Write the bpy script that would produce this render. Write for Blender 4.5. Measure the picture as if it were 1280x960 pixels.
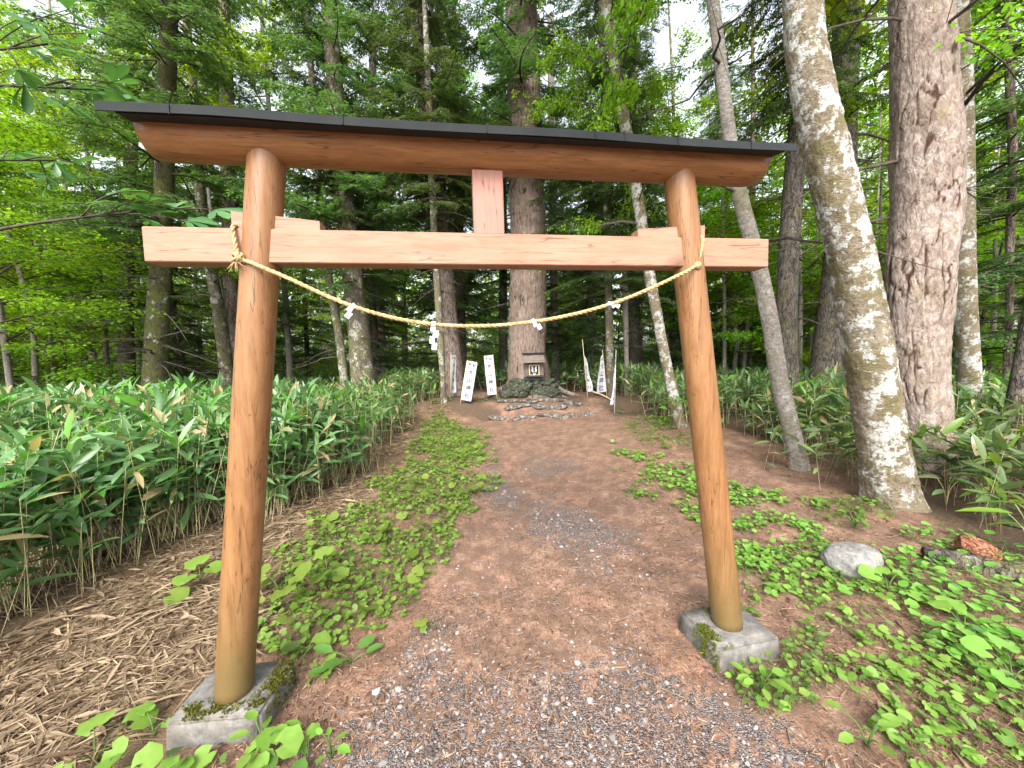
import bpy, math, random
import numpy as np
from mathutils import Vector, Matrix
for o in list(bpy.data.objects):
    bpy.data.objects.remove(o)
sc = bpy.context.scene
COL = sc.collection
RNG = np.random.default_rng(7)
R = math.radians
# ------------------------------------------------------------------ camera
CAM = np.array([-0.163, -1.675, 1.5]); YAW, PIT, ROL, FPX = -0.1417, -0.0664, -0.0271, 467.35
fwd = np.array([-math.sin(YAW) * math.cos(PIT), math.cos(YAW) * math.cos(PIT), math.sin(PIT)])
r0 = np.array([math.cos(YAW), math.sin(YAW), 0.0]); u0 = np.cross(r0, fwd)
rgt = math.cos(ROL) * r0 + math.sin(ROL) * u0
upv = -math.sin(ROL) * r0 + math.cos(ROL) * u0
FH = np.array([-math.sin(YAW), math.cos(YAW), 0.0]); RH = r0
cd = bpy.data.cameras.new('camera'); cam = bpy.data.objects.new('camera', cd); COL.objects.link(cam)
M = Matrix.Identity(4)
for i in range(3):
    M[i][0], M[i][1], M[i][2], M[i][3] = rgt[i], upv[i], -fwd[i], CAM[i]
cam.matrix_world = M
cd.sensor_width = 36; cd.lens = FPX / 1280 * 36; cd.clip_start = .05; cd.clip_end = 600
sc.camera = cam
# ------------------------------------------------------------------ light
SUN_EL, SUN_AZ = 42, 196            # azimuth clockwise from +Y: behind the viewer
w = bpy.data.worlds.new('World'); sc.world = w; w.use_nodes = True
nt = w.node_tree; bg = nt.nodes['Background']
sky = nt.nodes.new('ShaderNodeTexSky'); sky.sky_type = 'NISHITA'; sky.sun_disc = False
sky.sun_elevation = R(SUN_EL); sky.sun_rotation = R(SUN_AZ); sky.air_density = 1.0; sky.dust_density = 4.0; sky.ozone_density = 1.0
hs = nt.nodes.new('ShaderNodeHueSaturation'); hs.inputs['Saturation'].default_value = .30
nt.links.new(sky.outputs[0], hs.inputs['Color']); nt.links.new(hs.outputs[0], bg.inputs[0]); bg.inputs[1].default_value = .15
sl = bpy.data.lights.new('sun', 'SUN'); sl.energy = 1.1; sl.angle = R(24); sl.color = (1, .95, .86)
so = bpy.data.objects.new('sun', sl); COL.objects.link(so)
sd = Vector((math.sin(R(SUN_AZ)) * math.cos(R(SUN_EL)), math.cos(R(SUN_AZ)) * math.cos(R(SUN_EL)), math.sin(R(SUN_EL))))
so.rotation_euler = sd.to_track_quat('Z', 'Y').to_euler(); so.location = (0, -5, 30)
vs = sc.view_settings; vs.view_transform = 'Standard'; vs.look = 'None'; vs.gamma = 1; vs.use_curve_mapping = False
vs.exposure = 2.05
cy = sc.cycles
cy.max_bounces = 8; cy.diffuse_bounces = 5; cy.glossy_bounces = 2; cy.transmission_bounces = 4; cy.use_denoising = True
cy.sample_clamp_indirect = 8

# ------------------------------------------------------------------ geometry helpers
def ray(px, py):
    return fwd + rgt * ((px - 640) / FPX) + upv * ((480 - py) / FPX)
def ground(px, py, z=0.0):
    d = ray(px, py); t = (z - CAM[2]) / d[2]; return CAM + d * t
def atd(px, py, D):
    d = ray(px, py); return CAM + d * (D / (d @ FH))
def uv_of(x, y):                      # depth and side offset from the camera foot
    dx, dy = x - CAM[0], y - CAM[1]
    return dx * FH[0] + dy * FH[1], dx * RH[0] + dy * RH[1]

def _h(ix, iy, iz, seed):
    n = (ix * 374761393 + iy * 668265263 + iz * 2147483647 + seed * 974711) & 0xffffffff
    n = ((n ^ (n >> 13)) * 1274126177) & 0xffffffff
    return ((n ^ (n >> 16)) & 0xffff) / 65535.0
def vnoise(p, seed=0):
    p = np.asarray(p, float); i = np.floor(p).astype(np.int64); f = p - i; f = f * f * (3 - 2 * f); out = 0
    for a in (0, 1):
        for b in (0, 1):
            for c in (0, 1):
                wgt = (f[..., 0] if a else 1 - f[..., 0]) * (f[..., 1] if b else 1 - f[..., 1]) * (f[..., 2] if c else 1 - f[..., 2])
                out = out + wgt * _h(i[..., 0] + a, i[..., 1] + b, i[..., 2] + c, seed)
    return out
def fbm(p, seed=0, o=3):
    s, a, t = 0, .5, 0
    p = np.asarray(p, float)
    for k in range(o):
        s = s + a * vnoise(p, seed + k); t += a; a *= .5; p = p * 2.03 + 11.3
    return s / t
def P3(x, y, s): return np.stack([np.asarray(x) * s, np.asarray(y) * s, np.zeros_like(np.asarray(x, float))], -1)
def sstep(a, b, x): t = np.clip((x - a) / (b - a), 0, 1); return t * t * (3 - 2 * t)

SHR_D, SHR_S = 10.8, None
_s = atd(664, 470, 10.8); SHRINE = _s.copy()
SHR_S = uv_of(_s[0], _s[1])[1]
def gz(x, y):
    x = np.asarray(x, float); y = np.asarray(y, float)
    d, s = uv_of(x, y)
    z = (fbm(P3(x, y, .35), 3) - .5) * .18 * sstep(1.5, 7, np.hypot(x, y)) + (fbm(P3(x, y, 1.7), 9, 2) - .5) * .05
    side = np.abs(s - SHR_S * np.clip(d / SHR_D, 0, 1.2))
    z = z + .34 * sstep(8.9, 10.1, d) * (1 - sstep(2.6, 5.5, side)) * (1 - sstep(14, 22, d))
    z = z + .06 * sstep(1.0, 2.6, side) * sstep(.5, 3, d)
    z = z + .5 * sstep(20, 70, d) * (fbm(P3(x, y, .05), 5) - .2)
    return z

class MB:
    def __init__(s): s.v = []; s.n = 0; s.loops = []; s.tot = []; s.mi = []; s.sm = []
    def add(s, v, f, mat=0, smooth=True):
        v = np.asarray(v, float).reshape(-1, 3)
        if isinstance(f, np.ndarray):
            s.loops.append((f + s.n).ravel()); s.tot.append(np.full(len(f), f.shape[1])); n = len(f)
        else:
            for q in f: s.loops.append(np.array(q) + s.n)
            s.tot.append(np.array([len(q) for q in f])); n = len(f)
        s.mi.append(np.full(n, mat)); s.sm.append(np.full(n, smooth)); s.v.append(v); s.n += len(v)
    def build(s, name, mats, parent=None, loc=None):
        me = bpy.data.meshes.new(name)
        V = np.concatenate(s.v); L = np.concatenate(s.loops).astype(np.int32); T = np.concatenate(s.tot).astype(np.int32)
        if loc is not None: V = V - np.asarray(loc, float)
        me.vertices.add(len(V)); me.vertices.foreach_set('co', V.astype(np.float32).ravel())
        me.loops.add(len(L)); me.loops.foreach_set('vertex_index', L)
        me.polygons.add(len(T)); st = np.zeros(len(T), np.int32); st[1:] = np.cumsum(T)[:-1]
        me.polygons.foreach_set('loop_start', st); me.polygons.foreach_set('loop_total', T)
        me.polygons.foreach_set('material_index', np.concatenate(s.mi).astype(np.int32))
        me.polygons.foreach_set('use_smooth', np.concatenate(s.sm).astype(bool))
        for m in (mats if isinstance(mats, (list, tuple)) else [mats]): me.materials.append(m)
        me.update(calc_edges=True); me.validate()
        o = bpy.data.objects.new(name, me); COL.objects.link(o)
        if loc is not None and parent is None: o.location = loc
        if parent is not None: o.parent = parent
        return o
    def tube(s, pts, rad, sides=8, mat=0, cap=True, smooth=True):
        v, f = tube_vf(pts, rad, sides); base = s.n
        s.add(v, f, mat, smooth)
        if cap:
            n = len(pts); lo = np.arange(sides)[::-1]; hi = np.arange(sides) + (n - 1) * sides
            s.n -= len(v); s.add(np.zeros((0, 3)), [list(lo), list(hi)], mat, False); s.n += len(v)
    def box(s, c, h, rot=None, mat=0, bev=.0):
        c = np.asarray(c, float); h = np.asarray(h, float)
        if bev <= 0:
            v = np.array([[x, y, z] for x in (-1, 1) for y in (-1, 1) for z in (-1, 1)], float) * h
            f = [[0, 1, 3, 2], [4, 6, 7, 5], [0, 4, 5, 1], [2, 3, 7, 6], [0, 2, 6, 4], [1, 5, 7, 3]]
        else:
            v = []; idx = {}
            for x in (-1, 1):
                for y in (-1, 1):
                    for z in (-1, 1):
                        for a in range(3):
                            q = np.array([x, y, z]) * h; 
                            for k in range(3):
                                if k != a: q[k] -= np.array([x, y, z])[k] * bev
                            idx[(x, y, z, a)] = len(v); v.append(q)
            f = []
            for a in range(3):
                b, c2 = (a + 1) % 3, (a + 2) % 3
                for sg in (-1, 1):
                    q = []
                    for (p, r) in ((-1, -1), (1, -1), (1, 1), (-1, 1)):
                        k = [0, 0, 0]; k[a] = sg; k[b] = p; k[c2] = r; q.append(idx[(*k, a)])
                    f.append(q if sg > 0 else q[::-1])
                for p in (-1, 1):
                    for r in (-1, 1):
                        k1 = [0, 0, 0]; k1[b] = p; k1[c2] = r; k1[a] = -1; k2 = list(k1); k2[a] = 1
                        q = [idx[(*k1, b)], idx[(*k2, b)], idx[(*k2, c2)], idx[(*k1, c2)]]
                        f.append(q if p * r < 0 else q[::-1])
            for x in (-1, 1):
                for y in (-1, 1):
                    for z in (-1, 1):
                        q = [idx[(x, y, z, a)] for a in range(3)]; f.append(q if x * y * z > 0 else q[::-1])
            v = np.array(v)
        if rot is not None: v = v @ np.array(rot).T
        s.add(v + c, f, mat, False)

def frames(pts):
    pts = np.asarray(pts, float); t = np.gradient(pts, axis=0); t /= np.linalg.norm(t, axis=1)[:, None] + 1e-12
    a = np.array([1., 0, 0]) if abs(t[0][0]) < .8 else np.array([0, 1., 0])
    N = []; n = a - t[0] * (a @ t[0]); n /= np.linalg.norm(n)
    for k in range(len(pts)):
        n = n - t[k] * (n @ t[k]); n /= np.linalg.norm(n) + 1e-12; N.append(n)
    N = np.array(N); return t, N, np.cross(t, N)
def tube_vf(pts, rad, sides):
    pts = np.asarray(pts, float); n = len(pts); t, N, B = frames(pts)
    a = np.linspace(0, 2 * math.pi, sides, endpoint=False)
    rad = np.asarray(rad, float); rad = np.broadcast_to(rad, (n,)) if rad.ndim < 2 else rad
    rr = rad[:, None] if rad.ndim == 1 else rad
    v = pts[:, None] + (np.cos(a)[None, :, None] * N[:, None] + np.sin(a)[None, :, None] * B[:, None]) * np.broadcast_to(rr, (n, sides))[..., None]
    i = np.arange(n - 1)[:, None] * sides; j = np.arange(sides)[None]; k = (j + 1) % sides
    f = np.stack([i + j, i + k, i + sides + k, i + sides + j], -1).reshape(-1, 4)
    return v.reshape(-1, 3), f
def smooth_path(pts, n):
    pts = np.asarray(pts, float); m = len(pts)
    if m < 3:
        u = np.linspace(0, 1, n)[:, None]; return pts[0] * (1 - u) + pts[-1] * u
    d = np.r_[0, np.cumsum(np.linalg.norm(np.diff(pts[:, :3], axis=0), axis=1) + 1e-9)]
    u = np.linspace(0, d[-1], n); tg = np.gradient(pts, d, axis=0)
    k = np.clip(np.searchsorted(d, u, 'right') - 1, 0, m - 2); h = d[k + 1] - d[k]; s = ((u - d[k]) / h)[:, None]; h = h[:, None]
    return (2*s**3 - 3*s**2 + 1) * pts[k] + (s**3 - 2*s**2 + s) * h * tg[k] + (-2*s**3 + 3*s**2) * pts[k + 1] + (s**3 - s**2) * h * tg[k + 1]
def norm(a): return a / (np.linalg.norm(a, axis=-1, keepdims=True) + 1e-12)

# leaf templates: (verts x=side y=along z=normal, faces)
DIAMOND = (np.array([[0, 0, 0], [.5, .42, .06], [0, 1, -.05], [-.5, .42, .06]]), np.array([[0, 1, 2, 3]]))
def lance(ys, ws, drop, fold):
    v = []; f = []
    for y, wd in zip(ys, ws):
        z = -drop * y * y
        v += [[-wd / 2, y, z], [0, y, z], [wd / 2, y, z]]
    for k in range(len(ys) - 1):
        a = k * 3; f += [[a, a + 1, a + 4, a + 3], [a + 1, a + 2, a + 5, a + 4]]
    return np.array(v, float), np.array(f), fold
SASA = lance([0, .2, .55, .82, 1], [.10, .85, 1, .62, .04], .24, .16)
SASA_LO = lance([0, .45, 1], [.15, 1, .05], .25, .16)
STRAW = lance([0, .5, 1], [.5, 1, .1], .10, .18)
OBOV = lance([0, .35, .7, .9, 1], [.08, .6, 1, .7, .06], .15, .10)
def roundleaf(n=13, notch=.30):
    v = [[0, .30, -.06]]; f = []
    for ring, (q, zz) in enumerate(((.55, -.01), (1.0, .02))):
        for k in range(n):
            a = -math.pi / 2 + notch * (1.2 - .2 * ring) + (2 * math.pi - 2 * notch * (1.2 - .2 * ring)) * k / (n - 1)
            rr = .5 * q * (1 + (.06 * math.cos(7 * a + 1) + .05 * math.cos(3 * a)) * ring)
            v.append([rr * math.cos(a) * 1.06, .30 + .20 * q + rr * math.sin(a) * .98, zz + ring * (.055 * math.cos(2 * a + .6) + .035 * math.cos(5 * a)) - .03 * ring])
    f = [[0, k, k + 1, k + 1] for k in range(1, n)]
    tri = [[0, k, k + 1] for k in range(1, n)]; quad = [[k, k + n, k + n + 1, k + 1] for k in range(1, n)]
    tri2 = []
    for q in quad: tri2 += [[q[0], q[1], q[2]], [q[0], q[2], q[3]]]
    return np.array(v, float), np.array(tri + tri2)
ROUND = roundleaf(); OVAL = (np.array([[0, 0, 0], [.42, .3, .05], [.4, .68, .04], [0, 1, -.06], [-.4, .68, .04], [-.42, .3, .05], [0, .5, -.02]], float),
                             np.array([[6, 0, 1], [6, 1, 2], [6, 2, 3], [6, 3, 4], [6, 4, 5], [6, 5, 0]]))
def leaves(mb, T, pos, d, nrm, ln, wd, mat=0):
    pos = np.asarray(pos, float); N = len(pos)
    if N == 0: return
    d = norm(d); side = norm(np.cross(d, nrm)); nn = np.cross(side, d)
    ln = np.broadcast_to(np.asarray(ln, float), (N,)); wd = np.broadcast_to(np.asarray(wd, float), (N,))
    tv, tf = T[0], T[1]; fz = np.abs(tv[:, 0]) * (T[2] * 2 if len(T) > 2 else 0)
    v = pos[:, None] + side[:, None] * (tv[None, :, 0] * wd[:, None])[..., None] + d[:, None] * (tv[None, :, 1] * ln[:, None])[..., None] + nn[:, None] * (tv[None, :, 2] * ln[:, None] + fz[None] * wd[:, None])[..., None]
    f = (tf[None] + (np.arange(N) * len(tv))[:, None, None]).reshape(-1, tf.shape[1])
    mb.add(v.reshape(-1, 3), f, mat)
def stems(mb, a, b, r, mat=0, bow=None):
    """three-sided straight stems from a to b"""
    a = np.asarray(a, float); b = np.asarray(b, float); N = len(a); t = norm(b - a)
    ref = np.where(np.abs(t[:, 2:3]) > .8, [[1., 0, 0]], [[0, 0, 1.]]); n = norm(np.cross(t, ref)); m = np.cross(t, n)
    r = np.broadcast_to(np.asarray(r, float), (N,))
    ang = np.array([0, 2.094, 4.189]); o = np.cos(ang)[None, :, None] * n[:, None] + np.sin(ang)[None, :, None] * m[:, None]
    v = np.concatenate([a[:, None] + o * r[:, None, None], b[:, None] + o * (r * .55)[:, None, None]], 1)
    f = np.array([[0, 1, 4, 3], [1, 2, 5, 4], [2, 0, 3, 5]])
    mb.add(v.reshape(-1, 3), (f[None] + (np.arange(N) * 6)[:, None, None]).reshape(-1, 4), mat)
def boulder(mb, c, h, seed, mat=0, n=2, rough=.35, rot=0):
    import bmesh
    bm = bmesh.new(); bmesh.ops.create_icosphere(bm, subdivisions=n, radius=1)
    v = np.array([q.co[:] for q in bm.verts]); f = np.array([[q.index for q in p.verts] for p in bm.faces]); bm.free()
    q = v * 1.1 + seed * 7.7
    v = v * (1 + rough * (fbm(q, seed, 3)[:, None] - .5) * 2)
    v = np.sign(v) * np.abs(v) ** .82
    c0, s0 = math.cos(rot), math.sin(rot); v = v * np.asarray(h)
    v = np.stack([v[:, 0] * c0 - v[:, 1] * s0, v[:, 0] * s0 + v[:, 1] * c0, v[:, 2]], -1)
    mb.add(v + np.asarray(c), f, mat, n > 1)

def tag(o, label=None, cat=None, group=None, kind=None):
    if label: o['label'] = label
    if cat: o['category'] = cat
    if group: o['group'] = group
    if kind: o['kind'] = kind
    return o
def empty(name, loc):
    o = bpy.data.objects.new(name, None); COL.objects.link(o); o.location = loc; o.empty_display_size = .2; return o

# ------------------------------------------------------------------ materials
class NB:
    def __init__(s, name):
        s.m = bpy.data.materials.new(name); s.m.use_nodes = True; s.t = s.m.node_tree; s.b = s.t.nodes['Principled BSDF']; s.out = s.t.nodes['Material Output']
    def n(s, ty, **kw):
        o = s.t.nodes.new('ShaderNode' + ty)
        for k, v in kw.items(): setattr(o, k, v)
        return o
    def l(s, a, b): s.t.links.new(a, b)
    def coord(s, which='Object', scale=(1, 1, 1)):
        tc = s.n('TexCoord'); mp = s.n('Mapping'); mp.inputs['Scale'].default_value = scale; s.l(tc.outputs[which], mp.inputs[0]); return mp.outputs[0]
    def noise(s, co, scale, detail=4, rough=.55, dist=0):
        o = s.n('TexNoise'); s.l(co, o.inputs['Vector']); o.inputs['Scale'].default_value = scale; o.inputs['Detail'].default_value = detail
        o.inputs['Roughness'].default_value = rough; o.inputs['Distortion'].default_value = dist; return o.outputs['Fac']
    def vor(s, co, scale, out='Distance', feature='F1'):
        o = s.n('TexVoronoi', feature=feature); s.l(co, o.inputs['Vector']); o.inputs['Scale'].default_value = scale; return o.outputs[out]
    def ramp(s, fac, stops, interp='LINEAR'):
        o = s.n('ValToRGB'); e = o.color_ramp.elements; o.color_ramp.interpolation = interp
        while len(e) < len(stops): e.new(.5)
        for q, (p, c) in zip(e, stops):
            q.position = p; q.color = (c, c, c, 1) if not isinstance(c, (tuple, list)) else (*c, 1)
        s.l(fac, o.inputs[0]); return o.outputs[0]
    def mix(s, fac, a, b, mode='MIX'):
        o = s.n('Mix', data_type='RGBA', blend_type=mode)
        for k, x in ((0, fac), (6, a), (7, b)):
            if hasattr(x, 'is_linked'): s.l(x, o.inputs[k])
            else: o.inputs[k].default_value = x if k == 0 else (*x, 1)
        return o.outputs[2]
    def math(s, op, a, b=None):
        o = s.n('Math', operation=op)
        for k, x in enumerate((a, b)):
            if x is None: continue
            if hasattr(x, 'is_linked'): s.l(x, o.inputs[k])
            else: o.inputs[k].default_value = x
        return o.outputs[0]
    def bump(s, h, strength=.5, dist=.01, prev=None):
        o = s.n('Bump'); o.inputs['Strength'].default_value = strength; o.inputs['Distance'].default_value = dist; s.l(h, o.inputs['Height'])
        if prev is not None: s.l(prev, o.inputs['Normal'])
        return o.outputs[0]
    def fin(s, col, rough=.8, nrm=None, spec=.3):
        if hasattr(col, 'is_linked'): s.l(col, s.b.inputs['Base Color'])
        else: s.b.inputs['Base Color'].default_value = (*col, 1)
        if hasattr(rough, 'is_linked'): s.l(rough, s.b.inputs['Roughness'])
        else: s.b.inputs['Roughness'].default_value = rough
        s.b.inputs['Specular IOR Level'].default_value = spec
        if nrm is not None: s.l(nrm, s.b.inputs['Normal'])
        return s.m

def leaf_mat(name, c0, c1, trans=.45, rough=.45, spec=.35, brown=None, big=None, tint=(1.25, 1.2, .55)):
    b = NB(name); g = b.n('NewGeometry'); r = g.outputs['Random Per Island']
    col = b.ramp(r, [(0, c0), (1, c1)])
    oi = b.n('ObjectInfo'); 
    hv = b.n('HueSaturation'); b.l(col, hv.inputs['Color'])
    b.l(b.math('ADD', b.math('MULTIPLY', oi.outputs['Random'], .05), .475), hv.inputs['Hue'])
    b.l(b.math('ADD', b.math('MULTIPLY', oi.outputs['Random'], .5), .75), hv.inputs['Value'])
    col = hv.outputs[0]
    if brown:
        col = b.mix(b.ramp(r, [(0, 1.0), (brown[1], 1.0), (brown[1] + .005, 0.0)]), col, brown[0])
    if big:
        n = b.noise(b.coord(), big, 2); col = b.mix(b.ramp(n, [(.35, 0.0), (.65, 1.0)]), col, b.mix(1.0, col, (1.35, 1.28, .85), 'MULTIPLY'))
    nb_ = b.noise(b.coord(), 45, 3); col = b.mix(b.ramp(nb_, [(.4, 0.0), (.7, .45)]), col, b.mix(1.0, col, (.72, .80, .75), 'MULTIPLY'))
    b.fin(col, rough, b.bump(nb_, .25, .004), spec)
    tr = b.n('BsdfTranslucent'); b.l(b.mix(1.0, col, tint, 'MULTIPLY'), tr.inputs['Color'])
    mx = b.n('MixShader'); mx.inputs[0].default_value = trans
    b.l(b.b.outputs[0], mx.inputs[1]); b.l(tr.outputs[0], mx.inputs[2]); b.l(mx.outputs[0], b.out.inputs['Surface'])
    return b.m
def bark_mat(name, c0, c1, c2, lichen=0, *a_, fissure=None, **k_):
    return _bark(name, c0, c1, c2, lichen, *a_, fissure=fissure, **k_)
def _bark(name, c0, c1, c2, lichen=0, moss=0, plate=(14, 14, 4), lcol=(.42, .43, .39), mcol=(.075, .075, .018), lscale=5, crack=1.0, mscale=3.1, fissure=None):
    b = NB(name); co = b.coord('Object'); cp = b.coord('Object', plate)
    fine = b.noise(cp, 2.6, 7, .68, .6); lo = b.noise(co, 2.2, 4, .6)
    ck = None
    for sc_, wd in ((1.0, .045), (2.3, .05)):
        r_ = b.math('ABSOLUTE', b.math('SUBTRACT', b.noise(cp, sc_, 3, .55, .5), .5)); r_ = b.ramp(r_, [(0, 0.0), (wd, 1.0)])
        ck = r_ if ck is None else b.math('MULTIPLY', ck, b.math('ADD', b.math('MULTIPLY', r_, .5), .5))
    col = b.ramp(b.math('ADD', b.math('MULTIPLY', fine, .75), b.math('MULTIPLY', lo, .3)), [(.36, c0), (.52, c1), (.68, c2)])
    col = b.mix(b.math('MULTIPLY', b.math('SUBTRACT', 1.0, ck), crack), col, b.mix(1.0, col, (.30, .27, .26), 'MULTIPLY'))
    if moss:
        m = b.math('ADD', b.math('MULTIPLY', b.noise(co, mscale, 5, .7), .7), b.math('MULTIPLY', fine, .3)); t = .60 - .24 * moss
        col = b.mix(b.ramp(m, [(t, 0.0), (t + .14, .9)]), col, b.mix(fine, mcol, tuple(x * 2 for x in mcol)))
    if lichen:
        l1 = b.noise(b.coord('Object', (1, 1, .9)), lscale, 8, .66); l2 = b.noise(co, lscale * 4.3, 6, .7); t = .66 - .20 * lichen
        lf = b.ramp(b.math('ADD', b.math('MULTIPLY', l1, .66), b.math('MULTIPLY', l2, .34)), [(t - .01, 0.0), (t + .035, 1.0)])
        col = b.mix(b.math('MULTIPLY', lf, b.ramp(b.noise(co, 55, 4, .7), [(.25, .25), (.6, 1.0)])), col, b.mix(b.noise(co, 7, 3), tuple(x * .62 for x in lcol), lcol))
    if fissure:
        fa = b.n('Attribute'); fa.attribute_name = 'fissure'; col = b.mix(b.ramp(b.math('ADD', fa.outputs['Fac'], b.math('MULTIPLY', b.math('SUBTRACT', fine, .5), .5)), [(.35, 0.0), (.8, 1.0)]), col, fissure)
    h = b.math('ADD', b.math('MULTIPLY', ck, .6 * crack), b.math('MULTIPLY', fine, .8))
    return b.fin(col, .92, b.bump(h, .9, .022), .12)
def simple(name, c0, c1, scale=6, rough=.7, bump=.2, spec=.3, stretch=(1, 1, 1), detail=5):
    b = NB(name); co = b.coord('Object', stretch); n = b.noise(co, scale, detail, .6)
    return b.fin(b.ramp(n, [(.3, c0), (.7, c1)]), rough, b.bump(n, bump, .01), spec)

MAT = {}
MAT['bark_lichen'] = bark_mat('bark_lichen', (.045, .038, .028), (.115, .098, .074), (.19, .17, .14), .62, .5, (9, 9, 5), crack=.5)
MAT['bark_grey'] = bark_mat('bark_grey', (.11, .095, .08), (.225, .20, .175), (.33, .31, .28), .45, .3, (10, 10, 14), crack=.35)
MAT['bark_birch'] = bark_mat('bark_birch', (.075, .058, .038), (.17, .14, .10), (.27, .235, .185), .71, .58, (8, 8, 13), (.50, .51, .49), (.070, .060, .026), 5.5, .35)
MAT['bark_larch'] = bark_mat('bark_larch', (.115, .086, .068), (.225, .178, .150), (.355, .31, .28), .15, .22, (9, 9, 5), (.5, .46, .43), (.10, .08, .035), crack=.35, fissure=(.055, .030, .022))
MAT['bark_furrow'] = bark_mat('bark_furrow', (.09, .062, .048), (.18, .135, .112), (.285, .23, .20), .1, .15, (10, 10, 2), (.4, .36, .33), (.05, .055, .02), crack=.4, fissure=(.035, .020, .015))
MAT['bark_red'] = bark_mat('bark_red', (.10, .075, .062), (.215, .168, .142), (.32, .268, .24), .1, .12, (12, 12, 3))
MAT['bark_dark'] = bark_mat('bark_dark', (.042, .037, .031), (.105, .092, .078), (.18, .16, .14), .22, .3, (12, 12, 4))
MAT['bark_moss'] = bark_mat('bark_moss', (.03, .026, .018), (.075, .065, .045), (.13, .115, .09), .42, .7, (11, 11, 6), (.38, .40, .34), (.055, .06, .016), crack=.6, mscale=5)
MAT['twig'] = simple('twig', (.03, .024, .018), (.085, .07, .055), 20, .9)
MAT['fir'] = leaf_mat('fir_needles', (.044, .088, .034), (.118, .185, .066), .42, .5, .3, big=.9, tint=(1.08, 1.2, .62))
MAT['fir_bright'] = leaf_mat('fir_needles_bright', (.06, .15, .028), (.15, .28, .055), .45, .5, .3, big=.9)
MAT['maple'] = leaf_mat('maple_leaf', (.115, .235, .015), (.22, .36, .035), .58, .45, .3, big=.6)
MAT['shrub'] = leaf_mat('shrub_leaf', (.07, .17, .025), (.16, .29, .045), .5, .45, .3, big=.8)
MAT['sasa'] = leaf_mat('sasa_leaf', (.060, .125, .042), (.165, .265, .100), .34, .36, .6, brown=((.40, .31, .17), .11), tint=(1.1, 1.25, .6))
MAT['sasa_young'] = leaf_mat('sasa_young_leaf', (.10, .24, .03), (.19, .36, .05), .45, .4, .45)
MAT['straw'] = leaf_mat('dry_straw', (.080, .050, .028), (.41, .31, .195), .2, .6, .25, tint=(1, .9, .7))
MAT['stalk'] = leaf_mat('sasa_stalk', (.22, .20, .08), (.50, .42, .25), .15, .5, .3, tint=(1, .9, .7))
MAT['lime'] = leaf_mat('lime_leaf', (.115, .225, .028), (.215, .335, .065), .42, .45, .35)
MAT['lime_dark'] = leaf_mat('green_leaf', (.065, .130, .028), (.145, .235, .052), .40, .42, .35)
MAT['needle'] = leaf_mat('fallen_needle', (.040, .022, .014), (.40, .25, .16), .1, .7, .2, tint=(1, .8, .6))
MAT['chestnut'] = leaf_mat('chestnut_leaf', (.045, .13, .04), (.10, .22, .07), .4, .35, .5, tint=(1.2, 1.2, .5))

# ------------------------------------------------------------------ ground sheet
CLEAR = [(-8, -9), (-8, -.3), (-3.3, .25), (-2.8, .75), (-2.5, 1.35), (-2.15, 2.2), (-1.65, 3.4), (-1.28, 5.6), (-.9, 8.6), (-.6, 10.6), (.2, 11.4), (3.4, 11.0), (4.2, 9.0), (4.1, 5.9), (4.7, 4.2),
         (4.32, 2.84), (3.75, 1.5), (3.6, 1.0), (3.3, .3), (3.6, -.4), (5, -1.5), (8, -3), (8, -9)]
CL = np.array(CLEAR)
def inpoly(x, y, P):
    P = np.asarray(P); r = np.zeros(np.shape(x), bool); j = len(P) - 1
    for i in range(len(P)):
        c = ((P[i, 1] > y) != (P[j, 1] > y)) & (x < (P[j, 0] - P[i, 0]) * (y - P[i, 1]) / (P[j, 1] - P[i, 1] + 1e-12) + P[i, 0]); r ^= c; j = i
    return r
def pdist(x, y, P):
    P = np.asarray(P); q = np.stack([x, y], -1); d = np.full(np.shape(x), 1e9)
    for i in range(len(P)):
        a = P[i]; b = P[(i + 1) % len(P)]; ab = b - a; t = np.clip(((q - a) @ ab) / (ab @ ab), 0, 1); d = np.minimum(d, np.linalg.norm(q - a - t[..., None] * ab, axis=-1))
    return d
def gpoly(px): return [tuple(ground(*p)[:2]) for p in px]
STRIP = gpoly([(545, 520), (605, 545), (598, 600), (560, 680), (545, 760), (480, 820), (420, 860), (350, 850), (335, 780), (360, 700), (430, 640), (500, 590)])
RIGHTP = gpoly([(775, 590), (820, 590), (900, 640), (1000, 670), (1120, 650), (1250, 760), (1500, 900), (1400, 1100), (1180, 960), (1040, 830), (950, 760), (850, 660)])
ROAD = gpoly([(600, 530), (750, 530), (800, 590), (860, 720), (900, 820), (1080, 960), (1500, 1600), (-300, 1600), (330, 960), (480, 840), (540, 770), (560, 680), (590, 600)])
LITTER = [(-8, -3), (-8, .6), (-3.2, 1.17), (-2.45, 2.46), (-1.84, 3.54), (-1.33, 5.7), (-.9, 9), (-.3, 9), (-.75, 5.5), (-1.2, 3), (-1.25, 1.0), (-1.3, 0), (-1.5, -.6), (-2.5, -1.5)]
uu = np.linspace(-1, 1, 421); gx = 2.3 * np.sinh(4.4 * uu); gy = gx + .9
X, Y = np.meshgrid(gx, gy); Z = gz(X, Y)
gm = MB(); n = len(uu); i, j = np.meshgrid(np.arange(n - 1), np.arange(n - 1)); k = (j * n + i).ravel()
gm.add(np.stack([X, Y, Z], -1).reshape(-1, 3), np.stack([k, k + 1, k + n + 1, k + n], -1))
b = NB('forest_floor'); co = b.coord('Object'); at = b.n('Attribute'); at.attribute_name = 'zone'
sp = b.n('SeparateColor'); b.l(at.outputs['Color'], sp.inputs[0])
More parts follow.
